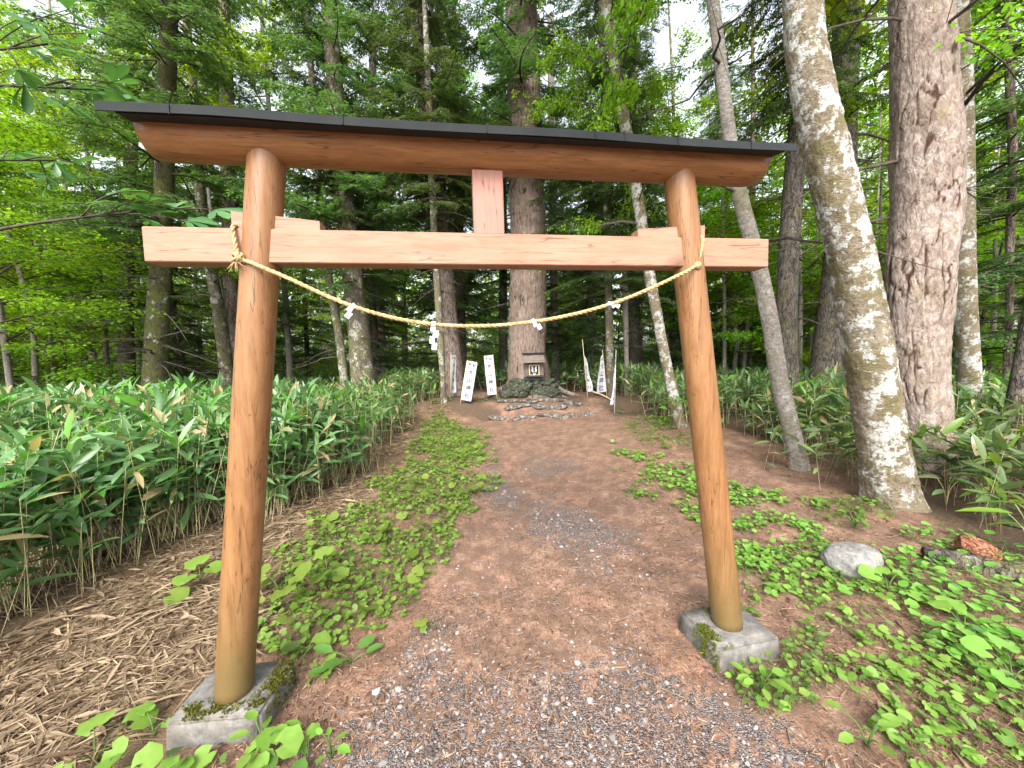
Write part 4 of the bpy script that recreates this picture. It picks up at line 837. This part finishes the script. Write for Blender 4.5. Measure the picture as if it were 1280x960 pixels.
mb = MB(); x, y = inside_pts(NP, 420, g); n = len(x); a = g.uniform(0, 6.28, n); L = np.exp(g.normal(-2.6, .5, n)).clip(.03, .35); A_ = np.stack([x, y, gz(x, y) + .004], -1); B_ = A_ + np.stack([np.cos(a) * L, np.sin(a) * L, 0 * L], -1); B_[:, 2] = gz(B_[:, 0], B_[:, 1]) + g.uniform(.003, .02, n)
stems(mb, A_, B_, g.uniform(.0012, .004, n)); tag(mb.build('fallen_twigs', simple('dead_twig', (.10, .07, .045), (.34, .26, .18), 3, .9)), kind='stuff')
# gravel: small angular stones
import bmesh
bm = bmesh.new(); bmesh.ops.create_icosphere(bm, subdivisions=1, radius=1); IV = np.array([v.co[:] for v in bm.verts]); IF = np.array([[v.index for v in f.verts] for f in bm.faces]); bm.free()
x, y = inside_pts(ROAD, 30000, g); wv_ = (fbm(P3(x, y, 1.7), 91, 4) - .5) * 1.6; vg = np.maximum.reduce([np.clip(1.0 - wv_ - np.hypot((x - c[0]) / c[2], (y - c[1]) / c[3]), 0, 1) for c in [(*ground(740, 960)[:2], 1.3, .7), (*ground(640, 880)[:2], .7, .55), (*ground(710, 655)[:2], .6, .9), (*ground(540, 800)[:2], .3, .6), (*ground(625, 620)[:2], .3, 1.3)]] + [np.full(len(x), .10)])
k = g.random(len(x)) < vg * .8; x, y = x[k], y[k]; n = len(x); r = np.exp(g.normal(-5.25, .42, n)).clip(.002, .018)
v = IV[None] * (1 + g.normal(0, .16, (n, 12, 1))) * (r[:, None] * g.uniform(.6, 1.25, (n, 3)))[:, None] * [1, 1, .7]; an = g.uniform(0, 6.28, n); c_, s_ = np.cos(an)[:, None], np.sin(an)[:, None]
v = np.stack([v[..., 0] * c_ - v[..., 1] * s_, v[..., 0] * s_ + v[..., 1] * c_, v[..., 2]], -1) + np.stack([x, y, gz(x, y) + r * .2], -1)[:, None]
mb = MB(); mb.add(v.reshape(-1, 3), (IF[None] + (np.arange(n) * 12)[:, None, None]).reshape(-1, 3), 0, False)
b = NB('gravel_stone'); r_ = b.n('NewGeometry').outputs['Random Per Island']; STONE = b.fin(b.ramp(r_, [(0, (.06, .054, .053)), (.5, (.165, .148, .142)), (.9, (.25, .225, .215)), (1, (.35, .325, .305))]), .85, None, .25)
tag(mb.build('gravel', STONE), kind='stuff')

# ------------------------------------------------------------------ shrine, its stone base and the steps
def S(side, up, dep=0.0):      # local frame at the shrine: side to the right, dep away from the viewer
    p = SHRINE + RH * side + FH * dep; return np.array([p[0], p[1], ZS + up])
ZS = float(gz(SHRINE[0], SHRINE[1]))
rot = np.column_stack([RH, FH, [0, 0, 1.]])
M_ROCK = bark_mat('mossy_rock', (.028, .028, .024), (.075, .073, .062), (.14, .135, .12), .45, .6, (5, 5, 5), (.3, .32, .28), (.016, .025, .009))
M_STEP = bark_mat('step_rock', (.07, .06, .052), (.17, .15, .135), (.27, .245, .225), .3, .15, (5, 5, 5), (.4, .42, .38), (.04, .05, .014))
plat = empty('stone_platform', S(0, 0)); tag(plat, 'low heap of dark mossy boulders carrying the small wooden shrine', 'stone platform')
g = np.random.default_rng(61)
rows = [(-.80, .80, 5, .10, .17), (-.74, .70, 4, .28, .16), (-.55, .62, 4, .43, .13)]
for xa, xb, nn_, zc, hz in rows:
    for dep in (0, .34):
        for k in range(nn_):
            xs = xa + (xb - xa) * (k + .5) / nn_ + g.normal(0, .02); hx = (xb - xa) / nn_ * .62
            m = MB(); p = np.array([xs, dep + g.normal(0, .03) + zc * .25, zc + g.normal(0, .015)]); boulder(m, (0, 0, 0), (hx * g.uniform(.8, 1.25), .2, hz * g.uniform(.75, 1.1)), g.integers(1, 900), n=4, rot=g.normal(0, .25), rough=.75)
            o = m.build('boulder', M_ROCK); o.data.transform(Matrix(np.block([[rot, np.zeros((3, 1))], [np.zeros((1, 3)), 1]]).tolist())); o.parent = plat; q = RH * p[0] + FH * p[1]; o.location = (q[0], q[1], p[2])
W_OLD = simple('weathered_wood', (.055, .045, .038), (.15, .125, .105), 9, .8, .5, .2, (6, 6, 1)); W_PALE = simple('pale_frame_wood', (.38, .29, .16), (.52, .42, .26), 8, .7, .2); W_BLK = simple('dark_stone', (.015, .017, .017), (.04, .042, .04), 14, .8, .4)
M_SR = simple('shrine_roof_metal', (.11, .085, .07), (.20, .16, .135), 7, .6, .1)
def part(name, boxes, mat, par, bev=.004):
    m = MB()
    for (s0, d0, z0), (hs_, hd, hz) in boxes: m.box(rot @ np.array([s0, d0, z0]), (hs_, hd, hz), rot=rot, bev=bev)
    return m.build(name, mat, par)
z0 = .52
shr = empty('small_shrine', S(.09, 0, .12)); tag(shr, 'tiny weathered wooden shrine with dark roof on the mossy boulders', 'shrine')
part('plinth', [((0, 0, z0 + .035), (.29, .22, .05))], W_BLK, shr, .012); part('step_block', [((0, -.15, z0 + .11), (.23, .16, .025))], W_BLK, shr, .006)
body = part('body', [((-.20, .03, z0 + .29), (.075, .16, .20)), ((.20, .03, z0 + .29), (.075, .16, .20)), ((0, .17, z0 + .29), (.125, .02, .20)), ((0, .03, z0 + .455), (.125, .16, .035)), ((0, .03, z0 + .115), (.125, .16, .025))], W_OLD, shr)
part('opening_frame', [((-.135, -.14, z0 + .28), (.014, .012, .155)), ((.135, -.14, z0 + .28), (.014, .012, .155)), ((0, -.14, z0 + .421), (.12, .012, .014)), ((0, -.14, z0 + .139), (.12, .012, .014))], W_PALE, body, .003)
m = MB()
for sx in (-1, 1):
    for k in range(4): m.box(rot @ np.array([sx * (.055 - .012 * (k % 2)), -.10 - .004 * k, z0 + .37 - .042 * k]), (.022, .0015, .024), rot=rot)
m.build('paper_tassel', PAPER, body)
part('altar_shelf', [((0, .02, z0 + .19), (.11, .08, .008))], W_OLD, body, .002)
# curved two-slope roof with ridge
def srf(y, z):
    return rot @ np.array([0, y, z])
prof = [(-.34, z0 + .50), (-.22, z0 + .545), (-.10, z0 + .615), (.02, z0 + .70), (.14, z0 + .615), (.27, z0 + .55)]
m = MB(); v = []; hwid = .30
for sx in (-1, 1):
    for th in (0, .028):
        for (yy, zz) in prof: v.append(rot @ np.array([sx * (hwid + .01 * (zz < z0 + .56)), yy, zz + th]))
n_ = len(prof); f = []
for k in range(n_ - 1):
    f += [[k, k + 1, 2 * n_ + k + 1, 2 * n_ + k], [n_ + k, 3 * n_ + k, 3 * n_ + k + 1, n_ + k + 1], [k, n_ + k, n_ + k + 1, k + 1], [2 * n_ + k, 2 * n_ + k + 1, 3 * n_ + k + 1, 3 * n_ + k]]
f += [[0, 2 * n_, 3 * n_, n_], [n_ - 1, 2 * n_ - 1, 4 * n_ - 1, 3 * n_ - 1]]; m.add(v, f, 0, False); roof = m.build('roof', M_SR, shr)
part('ridge', [((0, .02, z0 + .742), (.325, .045, .022)), ((0, .02, z0 + .772), (.335, .03, .012))], M_ROOF, roof, .004)
part('gable_board', [((-.26, .02, z0 + .56), (.012, .16, .05)), ((.26, .02, z0 + .56), (.012, .16, .05))], W_OLD, shr)
CER = simple('white_porcelain', (.75, .75, .73), (.82, .82, .80), 5, .25, 0, .5)
m = MB(); zz = np.array([0, .004, .02, .04, .05, .055]); rr = np.array([.018, .024, .033, .030, .022, .024]); m.tube(np.stack([0 * zz, 0 * zz, zz], -1), rr, 16)
cp = m.build('offering_cup', CER, loc=(0, 0, 0)); cp.location = S(.09, z0 + .138, -.12); tag(cp, 'small white cup set before the shrine opening', 'cup')
# steps: rows of flat stones edging the rise
for (py, x0, x1, nn_, D, zz, sc_) in ((527, 610, 742, 11, 9.15, .03, 1), (513, 632, 724, 9, 9.62, .16, 1), (505, 628, 706, 8, 10.0, .27, .75)):
    for k in range(nn_):
        px = x0 + (x1 - x0) * (k + .5) / nn_ + g.normal(0, 1.6); p = atd(px, 500, D + g.normal(0, .09)); wpx = (x1 - x0) / nn_ / FPX * D
        m = MB(); boulder(m, (0, 0, 0), (wpx * g.uniform(.5, .8), .13 * g.uniform(.7, 1.4), .058 * sc_ * g.uniform(.6, 1.3)), int(g.integers(1, 900)), n=3, rot=YAW + g.normal(0, .25), rough=.6)
        o = m.build('step_stone', M_STEP); o.location = (p[0], p[1], float(gz(p[0], p[1])) + .012); 
        lab = {527: 'flat grey stone in the lowest step row before the shrine', 513: 'flat grey stone in the middle step row before the shrine', 505: 'small dark stone in the topmost step row under the shrine boulders'}[py]
        tag(o, lab, 'stone', {527: 'stones of the lowest step', 513: 'stones of the middle step', 505: 'stones of the topmost step'}[py])

# surface roots of the huge tree, running out beside the boulders
sac = [o for o in bpy.data.objects if o.name == 'sacred_tree'][0]
for px0, px1, py1, D1, r0_ in ((645, 596, 503, 10.6, .13), (650, 618, 496, 10.9, .11), (680, 724, 492, 10.9, .13), (676, 708, 500, 10.6, .10)):
    a = atd(px0, 470, 11.55); a[2] = gz(a[0], a[1]) + .42; e = atd(px1, py1, D1); e[2] = gz(e[0], e[1]) - .04; mid_ = a * .45 + e * .55; mid_[2] = gz(mid_[0], mid_[1]) + .15
    pth = smooth_path([a, mid_, e], 30); pth[:, 0] += .04 * np.sin(np.linspace(0, 7, 30)); A2, U2 = np.meshgrid(np.linspace(0, 2 * np.pi, 16, endpoint=False), np.linspace(0, 1, 30)); m = MB()
    m.tube(pth - np.array(sac.location), r0_ * (1 - .6 * U2) * (1 + .5 * (fbm(np.stack([np.cos(A2) * 1.5, np.sin(A2) * 1.5, U2 * 6], -1), int(px1), 3) - .5)), 16); m.build('root', MAT['bark_red'], sac)

# ------------------------------------------------------------------ banners
CLOTH = simple('white_banner_cloth', (.40, .405, .46), (.47, .475, .53), 3, .8, .05); INK = simple('black_ink', (.012, .012, .015), (.03, .03, .035), 9, .7, 0); POLE = simple('bamboo_pole', (.42, .33, .18), (.62, .54, .36), 6, .55, .1, .3, (1, 1, .2)); POLW = simple('white_pole', (.40, .40, .39), (.50, .50, .48), 6, .5, .05)
def text_polys(ch):
    cu = bpy.data.curves.new('ink', 'FONT'); cu.body = ch; cu.size = 1; cu.offset = .014; cu.align_x = 'CENTER'; cu.resolution_u = 3; o = bpy.data.objects.new('ink', cu); COL.objects.link(o)
    dg = bpy.context.evaluated_depsgraph_get(); me = bpy.data.meshes.new_from_object(o.evaluated_get(dg)); v = np.array([q.co[:] for q in me.vertices]).reshape(-1, 3); f = [list(p.vertices) for p in me.polygons]
    bpy.data.objects.remove(o); bpy.data.curves.remove(cu); bpy.data.meshes.remove(me); return v, f
GLY = {c: text_polys(c) for c in '奉納大山神社'}
def banner(bp, tp, D, ctop, cbot, wid, face, label, fold=.02, squeeze=1.0, white=False, side=1, taper=1.0):
    """bp/tp: foot and tip of the pole in the photo; cloth hangs along the pole between ctop and cbot (0..1 of the pole)"""
    a = atd(*bp, D); a[2] = float(gz(a[0], a[1])) - .08; t = atd(*tp, D); root = empty('banner', (a[0], a[1], a[2] + .08)); tag(root, label, 'banner', 'white offering banners around the shrine')
    o = np.array(root.location); m = MB(); m.tube([a - o, (a + t) / 2 - o, t - o], [.011, .010, .007], 8); m.build('pole', POLW if white else POLE, root)
    m = MB(); ax = norm(t - a); fr = RH * math.cos(face) + FH * math.sin(face); fr = norm(fr - ax * (fr @ ax)); nr = np.cross(fr, ax); L = np.linalg.norm(t - a); c1 = a + ax * L * ctop; hgt = L * (ctop - cbot)
    ph = RNG.uniform(0, 6)
    def pt(u, v):          # u 0..1 across, v 0..1 down
        u = np.asarray(u, float); v = np.asarray(v, float); ww = wid * (taper + (1 - taper) * v)
        off = fold * (np.sin(u * 5.5 + v * 3 + ph) * (.25 + .75 * v) + .6 * np.sin(v * 9 + ph) * u)
        return (c1 - o) + fr * ((u * ww * side) + .012 * side)[..., None] - ax * (v * hgt)[..., None] - np.array([0, 0, 1.]) * ((1 - taper) * .10 * u * (1 - v))[..., None] + nr * off[..., None]
    U, V = np.meshgrid(np.linspace(0, 1, 15), np.linspace(0, 1, 40)); Q = pt(U, V).reshape(-1, 3); i, j = np.meshgrid(np.arange(14), np.arange(39)); k = (j * 15 + i).ravel(); F = np.stack([k, k + 1, k + 16, k + 15], -1)
    m.add(np.concatenate([Q, Q + nr * .0015]), np.concatenate([F[:, ::-1], F + 600])); cl = m.build('cloth', CLOTH, root)
    m = MB(); rows_ = [('奉', .27, .085, .34), ('納', .73, .085, .34), ('大', .5, .27, .58), ('山', .5, .47, .56), ('神', .5, .67, .54), ('社', .5, .87, .54)]
    fr_v = -nr if (nr @ FH) > 0 else nr
    for ch, u0, v0, s0 in rows_:
        v, f = GLY[ch]
        if not len(v): continue
        c = (v.min(0) + v.max(0)) / 2; q = (v - c) * s0 * wid; sgn = side if (nr @ FH) > 0 else -side
        uu_ = u0 + q[:, 0] / wid * (1 if side > 0 else 1); uu_ = uu_ if side > 0 else 1 - uu_
        vv = v0 - q[:, 1] / hgt; m.add(pt(uu_, vv) + fr_v * .011, f, 0, False)
    if m.v: m.build('lettering', INK, cl)
    hk = MB(); hk.tube([pt(np.array(0.), np.array(0.)) - fr * .0, pt(np.array(1.), np.array(0.))], [.006, .004], 6); hk.build('cross_bar', POLE, root)
    return root
banner((563, 507), (563.5, 441), 10.6, .96, .17, .20, .95, 'narrow white banner nearest the thin lichen spotted trunk, seen half edge on', .02)
banner((575, 523), (584, 450), 9.75, .985, .17, .26, -.05, 'white lettered banner leaning right, frontmost of the left three', .008)
banner((622, 508), (616, 443), 10.4, .985, .17, .24, .0, 'white lettered banner leaning left, closest to the shrine boulders', .007, side=-1)
banner((735, 508), (728, 424), 10.2, .72, .14, .17, .5, 'limp folded white banner nearest the shrine on the right side', .045, taper=.35)
banner((759, 507), (753, 437), 10.4, .90, .16, .36, .45, 'white banner spreading to a wide hem, middle of the right three', .02, side=-1, taper=.15)
banner((768, 523), (770, 437), 9.0, .88, .19, .15, .75, 'white banner seen nearly edge on by the white pole, frontmost of the right three', .02, white=True, side=-1, taper=.15)
# fallen stick beside the banners
m = MB(); a = atd(741, 505, 10.1); b2 = atd(768, 512, 9.6); a[2] = gz(a[0], a[1]) + .16; b2[2] = gz(b2[0], b2[1]) + .02; m.tube(smooth_path([a, (a + b2) / 2 + [0, 0, .03], b2], 10), np.linspace(.02, .014, 10), 7); o = m.build('fallen_stick', W_PALE, loc=tuple(a)); tag(o, 'pale broken stick lying between the right banners', 'stick')

# ------------------------------------------------------------------ rock, broken log, bigger leafy plants
m = MB(); boulder(m, (0, 0, 0), (.17, .13, .105), 12, n=5, rough=.38, rot=.2); o = m.build('rock', bark_mat('pale_rock', (.10, .096, .088), (.20, .195, .185), (.30, .295, .28), .45, .3, (9, 9, 9), (.46, .46, .45), (.08, .075, .03), 9, .15)); p = ground(1066, 718); o.location = (p[0], p[1], float(gz(p[0], p[1])) + .045); tag(o, 'rounded pale grey rock half sunk beside the right path edge', 'rock')
RW = bark_mat('rotten_red_wood', (.13, .05, .03), (.29, .12, .065), (.40, .22, .14), 0, 0, (30, 5, 30))
m = MB(); a = ground(1196, 702); b2 = ground(1250, 712); u = np.linspace(0, 1, 40); ang = np.linspace(0, 2 * np.pi, 26, endpoint=False); pth = a[None] * (1 - u)[:, None] + b2[None] * u[:, None]; pth[:, 2] = gz(pth[:, 0], pth[:, 1]) + .10 - .05 * u
A, U = np.meshgrid(ang, u); rr = .058 * (1 + .9 * (fbm(np.stack([np.cos(A) * 1.8, np.sin(A) * 1.8, U * 1.2], -1), 3, 4) - .5)) * (.75 + .5 * np.sin(np.clip(U * 1.15, 0, 1) * np.pi)) * np.where(U > .93, .5, 1)
m.tube(pth, rr, 26); o = m.build('broken_log', RW, loc=tuple(pth[0])); tag(o, 'splintered rusty red piece of rotten wood below the massive plated trunk', 'log')
m = MB(); a = ground(1150, 720); b2 = ground(1330, 760); u = np.linspace(0, 1, 50)[:, None]; pth = a * (1 - u) + b2 * u; pth[:, 2] = gz(pth[:, 0], pth[:, 1]) + .02
A, U = np.meshgrid(ang, u[:, 0]); rr = .065 * (1 + .5 * (fbm(np.stack([np.cos(A) * 1.3, np.sin(A) * 1.3, U * 9], -1), 5, 4) - .5)); m.tube(pth + RH * .15 + FH * .12, rr, 26); o = m.build('mossy_log', MAT['bark_dark'], loc=tuple(pth[0])); tag(o, 'dark mossy fallen log under the splintered red wood', 'log')

def plant(px, py, nlf, size, hgt, label, T=ROUND, mats=('lime', 'lime_dark'), seed=0, name='leafy_plant', spread=1.0, cat='plant'):
    g = np.random.default_rng(seed); p = ground(px, py); z = float(gz(p[0], p[1])); m = MB(); L = MB(); n = nlf
    a = np.arange(n) * 2.4 + g.normal(0, .3, n); rr = size * (.35 + .75 * g.random(n)) * spread; h = hgt * g.uniform(.5, 1.1, n); B = np.stack([np.cos(a) * rr, np.sin(a) * rr, h], -1)
    for k in range(n): m.tube(smooth_path([np.zeros(3), B[k] * [.4, .4, .7], B[k]], 6), np.linspace(.0035, .002, 6), 5)
    d = np.stack([np.cos(a), np.sin(a), g.normal(-.02, .2, n)], -1); s = size * g.uniform(.7, 1.15, n); nr = np.array([0, -.25, 1.]) + g.normal(0, .18, (n, 3)); leaves(L, T, B - norm(d) * (s * .12)[:, None], d, nr, s, s * (1 if T is ROUND else .2 if T is SASA else .55))
    r = empty(name, (p[0], p[1], z)); tag(r, label, cat, 'big leaved plants along the path'); m.build('stem', MAT[mats[1]], r); L.build('foliage', MAT[mats[0]], r); return r
plant(172, 770, 1, .15, .10, 'single round lime leaf out on the straw left of the left post', seed=1)
plant(252, 735, 3, .14, .16, 'three round lime leaves stacked on the left side of the left post', seed=2, spread=.7)
plant(375, 835, 1, .13, .08, 'round notched lime leaf touching the mossy edge of the left pedestal', seed=3)
plant(352, 760, 5, .15, .17, 'clump of large round lime leaves right behind the left pedestal', seed=4, spread=.8)
plant(410, 730, 4, .13, .13, 'loose clump of large lime leaves left of the path, beyond the left pedestal', seed=5)
plant(440, 830, 5, .12, .05, 'flat rosette of darker pointed leaves between path and left pedestal', T=OVAL, mats=('lime_dark', 'lime_dark'), seed=6)
plant(330, 948, 9, .075, .12, 'small many leaved plant in front of the left pedestal', T=OVAL, seed=7)
plant(415, 950, 5, .06, .09, 'tiny plant with few leaves at the bottom edge right of the left pedestal', T=OVAL, seed=8)
plant(193, 920, 2, .065, .07, 'pair of small lime leaves left of the left pedestal front', seed=9)
plant(120, 955, 4, .10, .10, 'low lime leaves at the bottom left corner, left of the pedestal', seed=10)
plant(950, 875, 9, .075, .12, 'small bright plant with oval leaves in front of the right pedestal', T=OVAL, seed=11)
plant(1110, 745, 4, .10, .10, 'large round lime leaves just below the pale rock', seed=12)
plant(1205, 800, 5, .095, .10, 'spreading lime leaves between pale rock and right edge', seed=13)
plant(1085, 935, 6, .09, .10, 'upright plant with oval leaves at the bottom edge right of the right pedestal', T=OVAL, seed=14)
plant(1265, 860, 5, .09, .10, 'bright round leaves at the right edge low in the photo', seed=15)
plant(848, 545, 12, .16, .55, 'tall leafy green herb at the foot of the curved mottled trunk', seed=16, mats=('shrub', 'stalk'), spread=1.2, cat='herb')
plant(1238, 655, 9, .26, .34, 'young bamboo with long bright leaves beside the splintered red wood', T=SASA, mats=('sasa_young', 'stalk'), seed=21, name='young_bamboo', spread=.45)
plant(1288, 705, 10, .27, .36, 'young bamboo with long bright leaves cut by the right edge', T=SASA, mats=('sasa_young', 'stalk'), seed=22, name='young_bamboo', spread=.45)
plant(1182, 640, 8, .24, .30, 'young bamboo with long leaves at the foot of the massive plated trunk', T=SASA, mats=('sasa', 'stalk'), seed=23, name='young_bamboo', spread=.45)
plant(1068, 668, 12, .10, .12, 'low fern like green clump before the foot of the lichen birch', T=OVAL, mats=('lime_dark', 'lime_dark'), seed=17)

# ------------------------------------------------------------------ overhanging leaf branches at the left (their tree stands just outside the view)
def palmate(L, c, d, nrm, s, mat=0):
    d = norm(np.array(d, float)); nrm = norm(np.array(nrm, float)); sd_ = norm(np.cross(d, nrm)); n6 = np.array([-1.9, -1.15, -.5, 0.12, .75, 1.45]) ; dirs = d[None] * np.cos(n6)[:, None] + sd_[None] * np.sin(n6)[:, None] - nrm[None] * .15; ll = s * np.array([.6, .82, 1, 1.02, .88, .62])
    leaves(L, OBOV, np.tile(c, (6, 1)), dirs, np.tile(nrm, (6, 1)), ll, ll * .42, mat)
ct = empty('horse_chestnut', (-3.9, 1.1, float(gz(-3.9, 1.1)))); tag(ct, 'large leaved branches reaching in above the left end of the tie beam', 'tree'); O = np.array(ct.location)
zz = np.linspace(-.2, 6, 14); q = np.stack([.06 * np.sin(zz), .05 * np.cos(zz * 1.3) - .05, zz], -1); trunk_mesh(q, .06 * (1 - .1 * zz).clip(.3, 1), 'bark_grey', ct, 12)
m = MB(); L = MB(); g = np.random.default_rng(9)
BOUGHS = [((190, 262), 2.85, [(215, 262), (270, 262), (185, 252), (235, 276), (150, 240)]), ((130, 112), 3.0, [(160, 118), (140, 103), (118, 112), (85, 130)]), ((60, 55), 2.6, [(20, 25), (105, 42), (85, 12), (30, 105), (60, 60)]), ((70, 200), 3.1, [(95, 205), (20, 190), (60, 230)])]
for (bx, by), D, tips in BOUGHS:
    e = atd(bx, by, D) - O; s = np.array([0, 0, max(1.2, e[2] - .7)]); pts = smooth_path([s, s * .55 + e * .45 + [0, 0, .12], e], 14); m.tube(pts, np.linspace(.016, .006, 14), 5)
    for (px, py) in tips:
        c = atd(px, py, D + g.normal(0, .12)) - O; k = 9 + int(g.integers(0, 4)); m.tube(smooth_path([pts[k], (pts[k] + c) / 2 + [0, 0, .04], c], 7), np.linspace(.006, .003, 7), 4)
        palmate(L, c, (c - pts[k]) + g.normal(0, .2, 3) * [1, 1, .3], np.array([.1, -.45, 1]) + g.normal(0, .25, 3), g.uniform(.15, .21))
        c2 = c * .6 + pts[k] * .4; palmate(L, c2, (c - pts[k]) + g.normal(0, .6, 3) * [1, 1, .3], np.array([.1, -.3, 1]) + g.normal(0, .3, 3), g.uniform(.11, .16))
m.build('branches', MAT['twig'], ct); L.build('foliage', MAT['chestnut'], ct)
